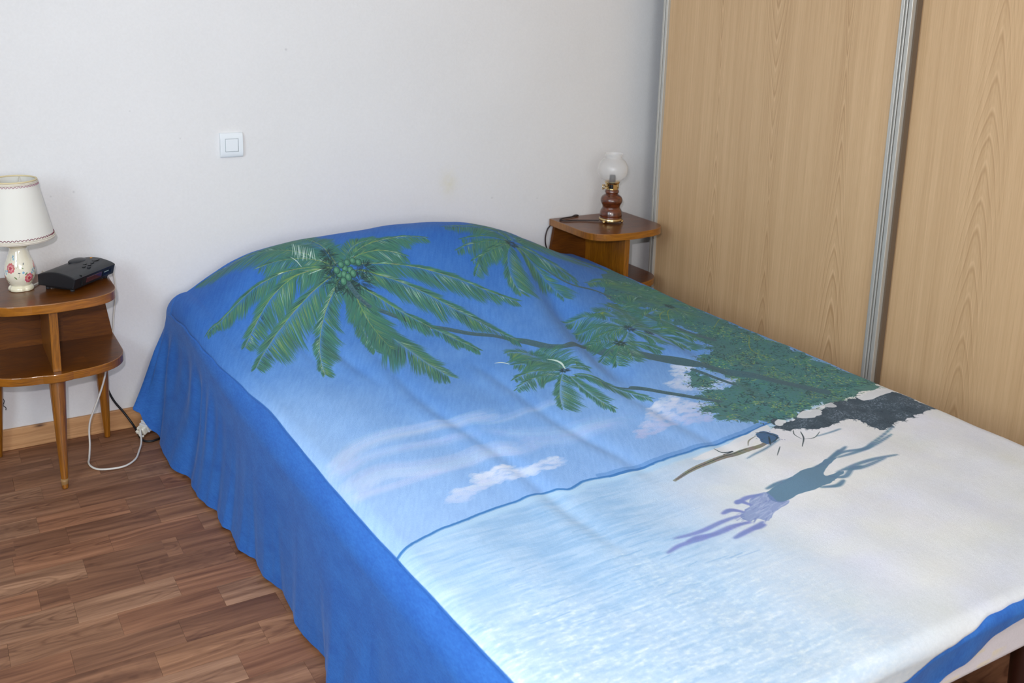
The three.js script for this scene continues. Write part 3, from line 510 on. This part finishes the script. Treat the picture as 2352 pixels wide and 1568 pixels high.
frond(1188, 496, 1202, 761, 1263, 1085, 210, 1);
frond(1195, 490, 1172, 659, 1183, 871, 150, 1);
heart([1148, 499], 44);
heart([1223, 520], 46);
heart([1164, 383], 30);
heart([1151, 442], 34);
heart([1173, 534], 44);
heart([1261, 466], 36);
trunk([1180, 500, 1187, 549, 1196, 597, 1210, 633], 7, 6);
nut([1196, 459], 11);
nut([1211, 470], 11);
nut([1215, 485], 11);
nut([1169, 478], 11);
nut([1184, 483], 11);
nut([1214, 433], 11);
nut([1236, 428], 11);
nut([1252, 439], 11);
nut([1171, 510], 11);
nut([1190, 438], 11);
nut([1166, 460], 11);
nut([1193, 497], 11);
stroke([1088, 249, 1064, 347], 2.4, "pale");
stroke([1098, 278, 1071, 368], 2.4, "pale");
stroke([1106, 313, 1075, 386], 2.4, "pale");
stroke([1119, 344, 1099, 387], 2.4, "pale");
stroke([1044, 350, 1054, 377, 1060, 414], 2.4, "pale");
stroke([1070, 454, 1122, 442], 2.4, "pale");
stroke([980, 412, 999, 413], 2.4, "pale");
stroke([1085, 244, 1065, 314, 1052, 345], 1.5, "pale");
stroke([1088, 255, 1070, 321, 1057, 359], 1.5, "pale");
stroke([1092, 265, 1074, 327, 1062, 372], 1.5, "pale");
stroke([1096, 274, 1079, 333, 1060, 381], 1.5, "pale");
stroke([1100, 282, 1084, 339, 1078, 358], 1.5, "pale");
stroke([1104, 290, 1089, 345, 1083, 371], 1.5, "pale");
stroke([1108, 298, 1094, 350, 1081, 380], 1.5, "pale");
stroke([1112, 305, 1099, 355, 1087, 391], 1.5, "pale");
stroke([1117, 312, 1104, 360, 1104, 369], 1.5, "pale");
stroke([1121, 319, 1109, 364, 1102, 378], 1.5, "pale");
stroke([1126, 325, 1114, 368, 1108, 389], 1.5, "pale");
stroke([1131, 331, 1120, 373, 1114, 399], 1.5, "pale");  // the printed line that frames the picture along the seam
  const rim = [];
  for (let b = 100; b < 2700; b += 20) rim.push([X(lerpList(SEAM, b / 1000) * 1000 + 1), Y(b)]);
  path(rim); g.strokeStyle = hex([40, 98, 172], .9); g.lineWidth = 5; g.stroke();
}
{
  const printTexture = new THREE.CanvasTexture(printCanvas); printTexture.colorSpace = THREE.SRGBColorSpace; printTexture.anisotropy = 8;
  const cloth = { roughness: .95, side: THREE.DoubleSide, sheen: .15, sheenRoughness: .5, sheenColor: new THREE.Color(.62, .72, .9), bumpMap: fleeceBump, bumpScale: .0006 };
  const bump = (u, v) => withRepeat(fleeceBump, u, v);
  const picture = new THREE.MeshPhysicalMaterial({ ...cloth, map: printTexture, bumpMap: bump(14, 20) });
  const blueTex = dataTexture(512, 512, (x, y) => { const n = (fbm(x / 30, y / 60, 3) - .5) * 16 + (noise(x / 3, y / 9) - .5) * 12 + (noise(x / 1.3, y / 1.3) - .5) * 8; return [42 + n * .7, 104 + n, 186 + n * .9]; });
  const blue = new THREE.MeshPhysicalMaterial({ ...cloth, map: blueTex, bumpMap: fleeceBump, roughness: .8, sheen: .22, sheenRoughness: .6, sheenColor: new THREE.Color(.8, .9, 1) });
  const t = thing('bedspread', 'blue bedspread printed with a palm beach, draped over bed and pillow', 'bedspread', [0, 0, 0]);
  const headB = (a) => .095 + .062 * (1 - sm(.655, .74, a)), BH = -.2, AR = 2.47, ARH = 2.74;
  // rows run along b, columns along a; each block is one piece of cloth
  function sheet(na, nb, aAt, bAt, uvOf, seams) {
    const p = [], uv = [], ix = [];
    for (let j = 0; j <= nb; j++) for (let i = 0; i <= na; i++) {
      const s = i / na, r = j / nb; let b = bAt(r, s, .7), a = aAt(s, b); b = bAt(r, s, a); a = aAt(s, b);
      const q = drape(a, b), e = .003, qa = drape(a + e, b), qb = drape(a, b + e), n = V(qb[0] - q[0], qb[1] - q[1], qb[2] - q[2]).cross(V(qa[0] - q[0], qa[1] - q[1], qa[2] - q[2])).normalize(), sink = seams(s, r) ? -.0035 : 0;
      p.push(q[0] + n.x * sink, q[1] + n.y * sink, q[2] + n.z * sink); uv.push(...uvOf(a, b));
    }
    for (let j = 0; j < nb; j++) for (let i = 0; i < na; i++) { const k = j * (na + 1) + i, w = na + 1; ix.push(k, k + w, k + 1, k + 1, k + w, k + w + 1); }
    const g = new THREE.BufferGeometry(); g.setAttribute('position', new THREE.Float32BufferAttribute(p, 3)); g.setAttribute('uv', new THREE.Float32BufferAttribute(uv, 2)); g.setIndex(ix); g.computeVertexNormals(); return g;
  }
  const seamA = (b) => lerpList(SEAM, b) + .003 * Math.sin(b * 41 + 1) * (1 - sm(.45, .9, b)), footB = (a) => lerpList(FOOT, a) + .0025 * Math.sin(a * 41) + .002 * Math.sin(a * 83 + 1), footHem = (a) => footB(a) + lerpList(FOOTHEM, a) + .002 * Math.sin(a * 47);
  const puv = (a, b) => [(a * 1000 - PRINT.a0) / (PRINT.a1 - PRINT.a0), 1 - (b * 1000 - PRINT.b0) / (PRINT.b1 - PRINT.b0)], buv = (a, b) => [a * 2.2, b * 2.2];
  part('printed_panel', sheet(380, 560, (s, b) => mix(seamA(b), AR, s), (r, s, a) => mix(headB(a), footB(a), r), puv, (s, r) => s === 0 || r === 0 || r === 1), picture, t, 'cloth printed with palms, sea and sand');
  part('border', sheet(140, 620, (s, b) => mix(hemA(b), seamA(b) + .0015, s), (r, s, a) => mix(BH, footHem(.72), r), buv, (s, r) => s === 1 && r > .11), blue, t, 'plain blue border hanging beside the nightstand');
  part('border', sheet(380, 60, (s, b) => mix(seamA(b), AR, s), (r, s, a) => mix(BH, headB(a), r), buv, (s, r) => r === 1), blue, t);
  part('border', sheet(380, 14, (s, b) => mix(seamA(b), AR, s), (r, s, a) => mix(footB(a), footHem(a), r), buv, (s, r) => r === 0), blue, t, 'plain blue border along the foot');
  part('border', sheet(60, 300, (s, b) => mix(AR, ARH, s), (r, s, a) => mix(BH, 2.58, r), buv, (s) => s === 0), blue, t);
}
// ------------------------------------------------------------------ the two nightstands
const standTexture = dataTexture(1024, 512, (x, y) => {
  const g = fbm(x / 120, y / 5 + (fbm(x / 200, y / 60, 2) - .5) * 10, 4), f = noise(x / 14, y / 1.4) - .5, big = fbm(x / 220, y / 90, 2) - .5;
  const t = clamp(.5 + (g - .5) * 1.1 + f * .16 + big * .5); return [mix(112, 172, t), mix(66, 108, t), mix(10, 24, t)];
});
const stand = mat(0xffffff, .3, { map: withRepeat(standTexture, 2.2, 3.2), clearcoat: .5, clearcoatRoughness: .12 });
const standTop = mat(0xb8a684, .34, { map: withRepeat(standTexture, 2.2, 3.2), clearcoat: .3, clearcoatRoughness: .15, specularIntensity: .7 });
const standDark = mat(0xb0a07c, .45, { map: withRepeat(standTexture, 2.2, 3.2), specularIntensity: .7 });
const wornTip = mat(0x9a7648, .5);
function outline(hw, depth, corner, bow) {                             // straight back, straight sides, round front corners, front a little bowed
  const s = new THREE.Shape(); s.moveTo(-hw, 0); s.lineTo(hw, 0); s.lineTo(hw, -(depth - corner)); s.bezierCurveTo(hw, -(depth - corner * .42), hw - corner * .38, -(depth - bow * .55), hw - corner * 1.12, -(depth - bow * .35)); s.quadraticCurveTo(0, -(depth + bow * .6), -hw + corner * 1.12, -(depth - bow * .35)); s.bezierCurveTo(-hw + corner * .38, -(depth - bow * .55), -hw, -(depth - corner * .42), -hw, -(depth - corner)); s.closePath(); return s;
}
const slab = (shape, y, th) => boxUV(new THREE.ExtrudeGeometry(shape, { depth: th - .004, bevelEnabled: true, bevelThickness: .002, bevelSize: .002, bevelSegments: 2, curveSegments: 20 }).rotateX(-Math.PI / 2).translate(0, y - th + .002, 0), 0, y, 0);
function nightstand(label, at) {
  const t = thing('nightstand', label, 'nightstand', at, 0, 'matching nightstands beside the bed'), Y = .598, S = .364;
  part('tabletop', slab(outline(.189, .352, .115, .014), Y, .029), [standTop, stand], t);
  part('shelf', slab(outline(.210, .325, .15, .02), S, .027), [standTop, stand], t);
  const back = new THREE.Shape(); back.moveTo(-.208, S); back.lineTo(.208, S); back.lineTo(.176, Y - .029); back.lineTo(-.176, Y - .029); back.closePath();
  part('back_panel', boxUV(new THREE.ExtrudeGeometry(back, { depth: .016, bevelEnabled: false }).translate(0, 0, .004), 0, .4, .2), standDark, t);
  part('divider', boxUV(rbox(-.0125, S - .001, .018, .0125, Y - .028, .302, .002), 1, .1, .7), stand, t);
  const leg = (x0, z0, x1, z1) => {
    const h = S - .027, g = lathe([[0, 0], [.0085, 0], [.0095, .003], [.0105, .03], [.0245, h - .012], [.0245, h], [0, h]], 28), p = g.attributes.position, k = (y) => y / h;
    for (let i = 0; i < p.count; i++) { const y = p.getY(i); p.setX(i, p.getX(i) + mix(x1, x0, k(y))); p.setZ(i, p.getZ(i) + mix(z1, z0, k(y))); }
    g.computeVertexNormals(); return planarUV(g, 1, 0, 1, 2.4, x0, .3);
  };
  for (const [a, b, c, d, collar] of [[0, .268, -.008, .356, 1], [.158, .062, .168, .034, 0], [-.158, .062, -.168, .034, 0]]) {
    const l = part('leg', leg(a, b, c, d), stand, t); if (collar) part('tip', lathe([[0, 0], [.0092, 0], [.0112, .022], [.0114, .03], [0, .03]], 20).translate(c, 0, mix(d, b, .045)), wornTip, l);
    if (collar) part('collar', lathe([[0, 0], [.033, 0], [.036, .004], [.034, .0095], [0, .0095]], 32).translate(a, S - .037, b), stand, l);
  }
  return t;
}
nightstand('orange-brown nightstand on splayed tapered legs carrying the clock radio and the flowered lamp', [.31, 0, .014]);
nightstand('orange-brown nightstand in the corner by the wardrobe carrying the oil-lamp style lamp', [2.49, 0, .014]);

// ------------------------------------------------------------------ lamps
const brass = mat(0xd8be8a, .16, { metalness: 1 }), blackPlastic = mat(0x14151a, .4), whiteCord = mat(0xdcd8cf, .5);
{
  const t = thing('table_lamp', 'flowered white ceramic lamp under a cream shade with crocheted edging', 'lamp', [.2395, .598, .172]);
  const W = 1024, H = 512, c = document.createElement('canvas'); c.width = W; c.height = H; const g = c.getContext('2d');
  g.fillStyle = '#e9e4d0'; g.fillRect(0, 0, W, H);
  for (let k = 0; k < 500; k++) { g.fillStyle = `rgba(214,206,182,${rr(.02, .1)})`; g.beginPath(); g.arc(rr(0, W), rr(0, H), rr(5, 30), 0, 7); g.fill(); }
  const petal = (x, y, r, an, col) => { g.save(); g.translate(x, y); g.rotate(an); g.beginPath(); g.ellipse(r * .5, 0, r * .6, r * .4, 0, 0, 7); g.fillStyle = col; g.fill(); g.restore(); };
  const rose = (x, y, r) => { for (let k = 0; k < 9; k++) petal(x, y, r * 1.15, k * .7, `rgba(${204 + rr(-14, 14)},${96 + rr(-14, 20)},${104 + rr(-10, 16)},.9)`); for (let k = 0; k < 7; k++) petal(x, y, r * .75, k * .9 + .3, `rgba(${228 + rr(-10, 10)},${160 + rr(-20, 20)},${160 + rr(-20, 20)},.85)`); for (let k = 0; k < 5; k++) petal(x, y, r * .45, k * 1.25, `rgba(${184 + rr(-10, 10)},66,84,.9)`); };
  const leaf = (x, y, r, an, col = '#7c8f5c') => { g.save(); g.translate(x, y); g.rotate(an); g.beginPath(); g.moveTo(0, 0); g.quadraticCurveTo(r * .5, -r * .35, r, 0); g.quadraticCurveTo(r * .5, r * .35, 0, 0); g.fillStyle = col; g.fill(); g.restore(); };
  const bluet = (x, y, r) => { for (let k = 0; k < 5; k++) petal(x, y, r, k * 1.257, rnd() < .5 ? '#8fc3da' : '#5f9fcb'); g.fillStyle = '#d9c56a'; g.beginPath(); g.arc(x, y, r * .25, 0, 7); g.fill(); };
  for (let rep = 0; rep < 3; rep++) {                                  // the spray of roses, three times round the belly
    const o = 0; g.save(); g.translate(rep * 341.33 + 12, -96); g.scale(1.3, 1.3);
    for (const [x, y, r, a] of [[50, 300, 36, 2.4], [88, 330, 34, .6], [150, 290, 30, -.9], [176, 250, 30, -2.3], [20, 270, 26, -2.6], [200, 330, 34, .8], [110, 360, 26, 1.8]]) leaf(o + x, y, r, a);
    for (const [x, y, a] of [[18, 240, -1.2], [215, 215, -1], [128, 372, 1.9], [232, 300, .2]]) leaf(o + x, y, 22, a, '#4b5560');
    rose(o + 64, 352, 34); rose(o + 168, 262, 34); for (const [x, y] of [[104, 292], [122, 310], [92, 312], [132, 286], [180, 170], [190, 190], [14, 300]]) bluet(o + x, y, 10);
    for (const [x, y] of [[222, 262], [236, 340], [150, 205]]) { g.strokeStyle = '#7b866a'; g.lineWidth = 2; g.beginPath(); g.moveTo(o + x, y); g.quadraticCurveTo(o + x + 14, y - 12, o + x + 8, y - 30); g.stroke(); }
    g.restore();
  }
  const tex = new THREE.CanvasTexture(c); tex.colorSpace = THREE.SRGBColorSpace; tex.wrapS = THREE.RepeatWrapping;
  const glaze = mat(0xffffff, .14, { map: tex, clearcoat: 1, clearcoatRoughness: .05 }), cream = mat(0xe9e2c6, .14, { clearcoat: 1, clearcoatRoughness: .05 });
  const body = smoothLathe([[.0265, .014], [.033, .022], [.0415, .04], [.0442, .058], [.041, .084], [.0325, .108], [.026, .128], [.0255, .138]], 64, 60).rotateY(2.05);
  { const p = body.attributes.position, u = body.attributes.uv; for (let i = 0; i < p.count; i++) u.setY(i, 1 - (.15 - p.getY(i)) / .15); }
  part('body', body, glaze, t);
  const foot = smoothLathe([[0, 0], [.0315, 0], [.0365, .004], [.036, .010], [.031, .016], [.027, .018]], 96, 40);
  { const p = foot.attributes.position; for (let i = 0; i < p.count; i++) { const x = p.getX(i), z = p.getZ(i), r = Math.hypot(x, z); if (r > .02) { const k = 1 - .09 * Math.pow(Math.abs(Math.cos(2 * Math.atan2(z, x) + .5)), 14); p.setX(i, x * k); p.setZ(i, z * k); } } foot.computeVertexNormals(); }
  part('foot', foot, cream, t);
  part('neck', smoothLathe([[.0265, .136], [.03, .14], [.037, .143], [.038, .150], [.036, .153], [.016, .154], [0, .154]], 64, 40), cream, t, 'cream ceramic collar');
  part('socket', lathe([[.014, .154], [.014, .2], [.011, .205], [0, .205]], 24), mat(0xe6e0d0, .5), t);
  const bulb = part('bulb', smoothLathe([[.011, .205], [.013, .214], [.026, .236], [.028, .252], [.02, .27], [0, .276]], 32, 40), mat(0xf4f2ea, .2), t);
  const S0 = .166, S1 = .347, R0 = .106, R1 = .0665, Tl = .0012;
  const shade = part('shade', lathe([[R0, S0], [R1, S1], [R1 - Tl, S1], [R0 - Tl, S0], [R0, S0]], 96), mat(0xecebe3, .85, { transmission: .12, thickness: 0 }), t);
  const trimM = mat(0xd9d2c4, .95), plum = mat(0x7d3a4c, .9), pinkish = mat(0xb98d98, .9), bind = mat(0xd6c7a0, .8);
  const rRing = (r, y, th) => new THREE.TorusGeometry(r, th, 8, 96).rotateX(Math.PI / 2).translate(0, y, 0);
  part('binding', rRing(R1 - .0002, S1 + .0005, .0026), bind, shade, 'yellowed binding round the top');
  part('trim', [rRing(R1 + .0022, S1 - .004, .0022), rRing(R1 + .0032, S1 - .0075, .0018)], trimM, shade);
  const scallop = (r, y, amp, n, th, dr) => { const p = []; for (let i = 0; i < n * 6; i++) { const a = i / (n * 6) * Math.PI * 2, q = Math.abs(Math.sin(a * n / 2)); p.push(V((r + dr * q) * Math.cos(a), y - amp * q, (r + dr * q) * Math.sin(a))); } return new THREE.TubeGeometry(new THREE.CatmullRomCurve3(p, true), n * 6, th, 5, true); };
  part('trim', scallop(R1 + .0035, S1 - .008, .0065, 44, .0009, .0015), pinkish, shade, 'scalloped plum edging'); part('trim', rRing(R1 + .003, S1 - .0085, .001), plum, shade);
  part('trim', [rRing(R0 + .0005, S0 + .003, .0028), rRing(R0 - .0005, S0 + .0075, .002), rRing(R0 - .0005, S0 - .0005, .0022)], trimM, shade);
  part('trim', scallop(R0 - .0018, S0 + .0095, -.0052, 62, .0009, .0005), plum, shade, 'scalloped plum edging');
  const wires = []; for (let k = 0; k < 3; k++) { const a = k * 2.094 + .9; wires.push(tube([[.0, S1 - .05, 0], [Math.cos(a) * .03, S1 - .035, Math.sin(a) * .03], [Math.cos(a) * (R1 - .002), S1 - .001, Math.sin(a) * (R1 - .002)]], .0011, 20, 6)); }
  wires.push(tube([[0, .27, 0], [.032, .24, 0], [.014, .2, 0]], .001, 16, 6), lathe([[.006, S1 - .052], [.006, S1 - .046], [0, S1 - .046]], 12)); part('shade_wire', wires, mat(0xd8d4c6, .4, { metalness: .3 }), t);
}
{
  const t = thing('table_lamp', 'small oil-lamp style lamp with turned brown wood base and frosted glass globe', 'lamp', [2.505, .598, .17]);
  const c = dataTexture(512, 256, (x, y) => { const q = fbm(x / 40, y / 9, 4), k = clamp(.5 + (q - .5) * 1.4); return [mix(66, 118, k), mix(30, 58, k), mix(14, 28, k)]; });
  part('base', smoothLathe([[0, .020], [.043, .020], [.0465, .026], [.0475, .036], [.044, .052], [.0375, .064], [.0395, .076], [.0455, .088], [.0462, .099], [.041, .111], [.031, .119], [.026, .122], [.0275, .126], [.030, .131], [.0285, .138], [.024, .142], [0, .142]], 64, 120), mat(0xffffff, .26, { map: c, clearcoat: .7, clearcoatRoughness: .15 }), t);
  part('ring', smoothLathe([[0, .008], [.044, .008], [.0495, .011], [.050, .015], [.048, .020], [.043, .0215]], 64, 30), brass, t, 'brass band round the base');
  for (let k = 0; k < 3; k++) { const a = .72 + k * 2.094; part('foot', new THREE.SphereGeometry(.0068, 20, 14).translate(Math.cos(a) * .0485, .0068, Math.sin(a) * .0485), brass, t); }
  part('socket', [lathe([[0, .142], [.0125, .142], [.0135, .147], [.0135, .198], [.011, .203], [0, .203]], 24)], blackPlastic, t);
  const gal = [lathe([[.0245, .141], [.0255, .143], [.0255, .147], [.0235, .147], [.0235, .141], [.0245, .141]], 40)];
  for (let k = 0; k < 4; k++) { const a = .15 + k * Math.PI / 2; gal.push(box(-.0085, .144, -.0008, .0085, .171, .0008).rotateY(Math.PI / 2 - a + 0).translate(Math.cos(a) * .0265, 0, Math.sin(a) * .0265)); }
  gal.push(lathe([[.0275, .165], [.0315, .170], [.0325, .176], [.031, .176], [.0262, .167], [.0275, .165]], 48)); part('burner', gal, brass, t);
  const key = [tube([[-.013, .158, .002], [-.03, .157, .006], [-.042, .158, .009]], .0017, 12, 8)];
  key.push(new THREE.TorusGeometry(.0085, .0022, 8, 28).rotateY(.4).translate(-.051, .158, .011), new THREE.SphereGeometry(.003, 10, 8).translate(-.058, .166, .012), new THREE.SphereGeometry(.003, 10, 8).translate(-.058, .150, .012)); part('wick_key', key, brass, t);
  const R = .0635, prof = []; for (let i = 0; i <= 26; i++) { const a = -1.08 + i / 26 * 2.06; prof.push([R * Math.cos(a), .227 + R * Math.sin(a) * .93]); }
  const out = [...prof, [.0352, .283], [.0362, .290], [.0385, .294]];
  part('globe', lathe(out, 72), mat(0xffffff, .36, { transmission: .82, thickness: 0, ior: 1.45, side: THREE.DoubleSide }), t, 'frosted glass globe');
  part('bulb', smoothLathe([[.010, .203], [.0125, .209], [.019, .222], [.019, .231], [.0125, .241], [0, .245]], 24, 30), mat(0xffffff, .05, { transmission: 1, thickness: 0 }), t);
}

// ------------------------------------------------------------------ clock radio
{
  const t = thing('clock_radio', 'black clock radio with round snooze button and dim red display', 'clock radio', [.446, .598, .2185], Math.PI / 4);
  const shell = mat(0x16181d, .42, { bumpMap: withRepeat(plasterBump, 6, 6), bumpScale: .0002 }), Wd = .20, hw = Wd / 2;
  // section from front (z = 0) to back (z = -.135)
  const s = new THREE.Shape(); s.moveTo(-.004, .016); s.lineTo(.004, .043); s.bezierCurveTo(-.004, .049, -.02, .0525, -.042, .0565); s.bezierCurveTo(-.07, .06, -.095, .0575, -.125, .047); s.lineTo(-.125, .018); s.closePath();
  const body = new THREE.ExtrudeGeometry(s, { depth: Wd - .008, bevelEnabled: true, bevelThickness: .004, bevelSize: .003, bevelSegments: 3, curveSegments: 16 }).rotateY(-Math.PI / 2).translate(hw - .004, 0, 0);
  part('case', boxUV(body, 0), shell, t);
  part('base', rbox(-hw + .014, .005, -.114, hw - .012, .02, -.012, .003), mat(0x0b0c0f, .6), t);
  for (const [x, z] of [[-hw + .02, -.02], [hw - .02, -.02], [-hw + .02, -.108], [hw - .02, -.108]]) part('foot', lathe([[0, 0], [.0065, 0], [.007, .004], [.006, .0065], [0, .0065]], 18).translate(x, 0, z), mat(0x25272b, .6), t);
  const onTop = (z) => .0445 + .0155 * Math.sin(clamp((.012 - z) / .15) * Math.PI * .86 + .22);
  part('snooze_button', new THREE.SphereGeometry(1, 32, 16).scale(.034, .0075, .023).translate(.042, onTop(-.092) + .002, -.092), mat(0x1d2026, .36), t, 'raised oval snooze button');
  const keyM = mat(0x20242b, .45), groove = mat(0x07080a, .7);
  for (const [x, z] of [[-.004, -.032], [.017, -.044], [.02, -.029], [.043, -.036], [.002, -.018]]) { const b = part('button', new THREE.CylinderGeometry(.0062, .0066, .0045, 22).scale(1, 1, .62).translate(x, onTop(z), z), keyM, t); part('rim', new THREE.TorusGeometry(.0068, .0009, 6, 26).rotateX(Math.PI / 2).scale(1, 1, .62).translate(x, onTop(z) + .0008, z), groove, b); }
  { const b = part('button', new THREE.CylinderGeometry(.0135, .014, .004, 30).scale(1, 1, .6).translate(.072, onTop(-.045), -.045), keyM, t); part('rim', new THREE.TorusGeometry(.0142, .001, 6, 34).rotateX(Math.PI / 2).scale(1, 1, .6).translate(.072, onTop(-.045) + .0006, -.045), groove, b); }
  part('slider', rbox(.080, onTop(-.07) - .002, -.073, .087, onTop(-.07) + .003, -.068, .001), mat(0xd9922a, .5), t, 'orange slider');
  // front: red window, dark dial with a pale worn mark too small to read
  const face = (x0, x1, y0, y1, out, m, n, l) => { const g = rbox(x0, 0, -.0015, x1, y1 - y0, .0015, .0012); g.rotateX(Math.atan2(.008, .027)).translate(0, y0, -.004 + (y0 - .016) * .3 + out); return part(n, g, m, t, l); };
  face(-.042, .032, .0195, .0375, .0036, mat(0x431c26, .18, { clearcoat: .8, clearcoatRoughness: .06 }), 'display', 'dim red display window');
  const dial = face(.036, .082, .0185, .0385, .0030, mat(0x07090c, .25), 'dial'); { const g = rbox(.044, .0125, .0014, .066, .0155, .0022, .0003).rotateX(Math.atan2(.008, .027)).translate(0, .0185, -.004 + .00075 + .0030); part('mark', g, mat(0x93a3a0, .5), dial, 'pale worn mark'); }
  part('seam', [box(-.0655, .0438, -.012, -.0645, .0505, .0058), box(-.0655, .018, -.001, -.0645, .0435, .0066)], groove, t);
}

// ------------------------------------------------------------------ cords and plugs
tag(mesh('power_cord', tube([[.515, .622, .050], [.520, .615, .038], [.531, .588, .024], [.538, .54, .018], [.537, .49, .016], [.528, .42, .010], [.522, .365, .0085], [.508, .33, .010], [.490, .30, .05], [.474, .256, .118], [.455, .205, .132], [.431, .155, .145], [.414, .115, .15], [.408, .082, .152], [.405, .04, .17], [.396, .008, .205], [.390, .0045, .232], [.392, .0045, .262], [.407, .0045, .293], [.44, .0045, .310], [.487, .0045, .312], [.525, .0045, .280], [.552, .0055, .215], [.568, .010, .165], [.574, .022, .128], [.5755, .033, .112], [.578, .036, .104]], .0032, 300, 8), whiteCord), 'white cord hanging from the clock radio and looping on the floor', 'cord');
tag(mesh('lamp_cord', tube([[.275, .6035, .158], [.30, .602, .125], [.322, .602, .09], [.345, .602, .05], [.33, .601, .028], [.318, .605, .011], [.31, .58, .0085], [.312, .5, .0085]], .0026, 90, 8), whiteCord), 'white lamp cord lying on the tabletop behind the clock radio', 'cord');
tag(mesh('extension_cord', tube([[.47, .31, .011], [.474, .25, .0125], [.486, .185, .014], [.508, .12, .018], [.54, .068, .03], [.562, .03, .052], [.571, .012, .09], [.574, .006, .125], [.582, .0045, .152], [.602, .0045, .163], [.628, .0045, .155], [.655, .0045, .132], [.70, .0045, .11], [.80, .0045, .1]], .0038, 120, 8), mat(0x0d0d10, .5)), 'black cord running from behind the nightstand to under the bed', 'cord');
tag(mesh('loose_wire', tube([[.150, .235, .06], [.158, .222, .06], [.166, .206, .058], [.170, .196, .057], [.168, .188, .057], [.1655, .181, .057], [.170, .176, .057], [.1735, .170, .056], [.1725, .163, .056]], .0013, 60, 6), mat(0x33343c, .6)), 'thin dark wiggly wire end dangling behind the nightstand leg', 'wire');
tag(mesh('lamp_cord', tube([[2.46, .604, .15], [2.42, .602, .12], [2.37, .602, .095], [2.33, .602, .085], [2.318, .602, .065], [2.345, .602, .045], [2.40, .602, .035], [2.44, .602, .022], [2.43, .601, .012], [2.40, .585, .0085]], .003, 90, 8), mat(0x2c1d1a, .5)), 'dark brown cord looped on the tabletop beside the oil-lamp style lamp', 'cord');
tag(mesh('lamp_cord', tube([[2.31, .57, .008], [2.292, .552, .011], [2.282, .52, .012], [2.284, .49, .011], [2.296, .46, .009], [2.31, .44, .008]], .003, 50, 8), mat(0x2c1d1a, .5)), 'dark cord bulging out behind the corner nightstand', 'cord');
{
  const t = thing('cord_socket', 'white plug and coupling on the floor half under the bedspread hem', 'plug', [.588, .024, .096], .55), w = mat(0xd9dade, .45), w2 = mat(0xe6e2d4, .4);
  t.rotation.z = .38; t.rotation.order = 'YZX';
  part('coupling', [rbox(.012, -.018, -.021, .062, .018, .021, .007, 3), rbox(.004, -.0165, -.019, .014, .0165, .019, .004, 3)], w, t);
  for (let k = 0; k < 3; k++) part('rib', rbox(.018 + k * .012, -.0192, -.0222, .022 + k * .012, .0192, .0222, .0015), w, t);
  part('plug', [rbox(-.014, -.0145, -.0165, .006, .0145, .0165, .006, 3), rbox(-.022, -.006, -.0155, -.010, .006, -.003, .003), tube([[-.012, .004, .0], [-.022, .002, .006], [-.026, -.004, .014], [-.02, -.008, .02]], .0042, 20, 10)], w2, t);
  part('face', lathe([[0, 0], [.0115, 0], [.012, .002], [0, .002]], 24).rotateZ(Math.PI / 2).translate(-.0135, 0, 0), mat(0xc9c4b6, .5), t);
}
{
  const t = thing('light_switch', 'white square light switch on the wall above the bed', 'switch', [.9525, .989, 0]), w = mat(0xe4eaee, .3);
  // a plate bowed towards the room
  const s = new THREE.Shape(); s.moveTo(-.042, 0); s.lineTo(.042, 0); s.lineTo(.042, .005); s.bezierCurveTo(.0415, .0095, .034, .0125, .02, .0128); s.lineTo(-.02, .0128); s.bezierCurveTo(-.034, .0125, -.0415, .0095, -.042, .005); s.closePath();
  const prof = new THREE.ExtrudeGeometry(s, { depth: .076, bevelEnabled: true, bevelSize: .0016, bevelThickness: .002, bevelSegments: 3, curveSegments: 10 }).translate(0, 0, -.038);
  prof.applyMatrix4(new THREE.Matrix4().makeBasis(V(0, 1, 0), V(0, 0, 1), V(1, 0, 0)));   // section runs up the wall, length across it
  part('plate', prof.translate(0, 0, .0005), w, t);
  const rimBar = (x0, y0, x1, y1) => rbox(x0, y0, .012, x1, y1, .0152, .0003);
  part('rim', [rimBar(-.0234, .0218, .0234, .0234), rimBar(-.0234, -.0234, .0234, -.0218), rimBar(-.0234, -.0234, -.0218, .0234), rimBar(.0218, -.0234, .0234, .0234)], mat(0x98a2a8, .5), t, 'grey gap round the rocker');
  part('rocker', rbox(-.0216, -.0216, .008, .0216, .0216, .0162, .0016, 3), w, t);
}
{
  // the camera's flash, out of frame over the lens: lit head and body
  const t = thing('camera_flash', 'small black flash unit just above the camera', 'flash', [flashAt.x, flashAt.y, flashAt.z + .02]);
  part('body', rbox(-.035, -.05, .012, .035, .0, .06, .008, 3), blackPlastic, t);
  part('head', rbox(-.035, .0, -.02, .035, .04, .06, .008, 3), blackPlastic, t);
  part('lit_lens', rbox(-.028, .006, -.0225, .028, .034, -.0195, .001), new THREE.MeshStandardMaterial({ color: 0xffffff, emissive: new THREE.Color(1, .93, .84), emissiveIntensity: 3 }), t);
}
renderer.render(scene, camera);
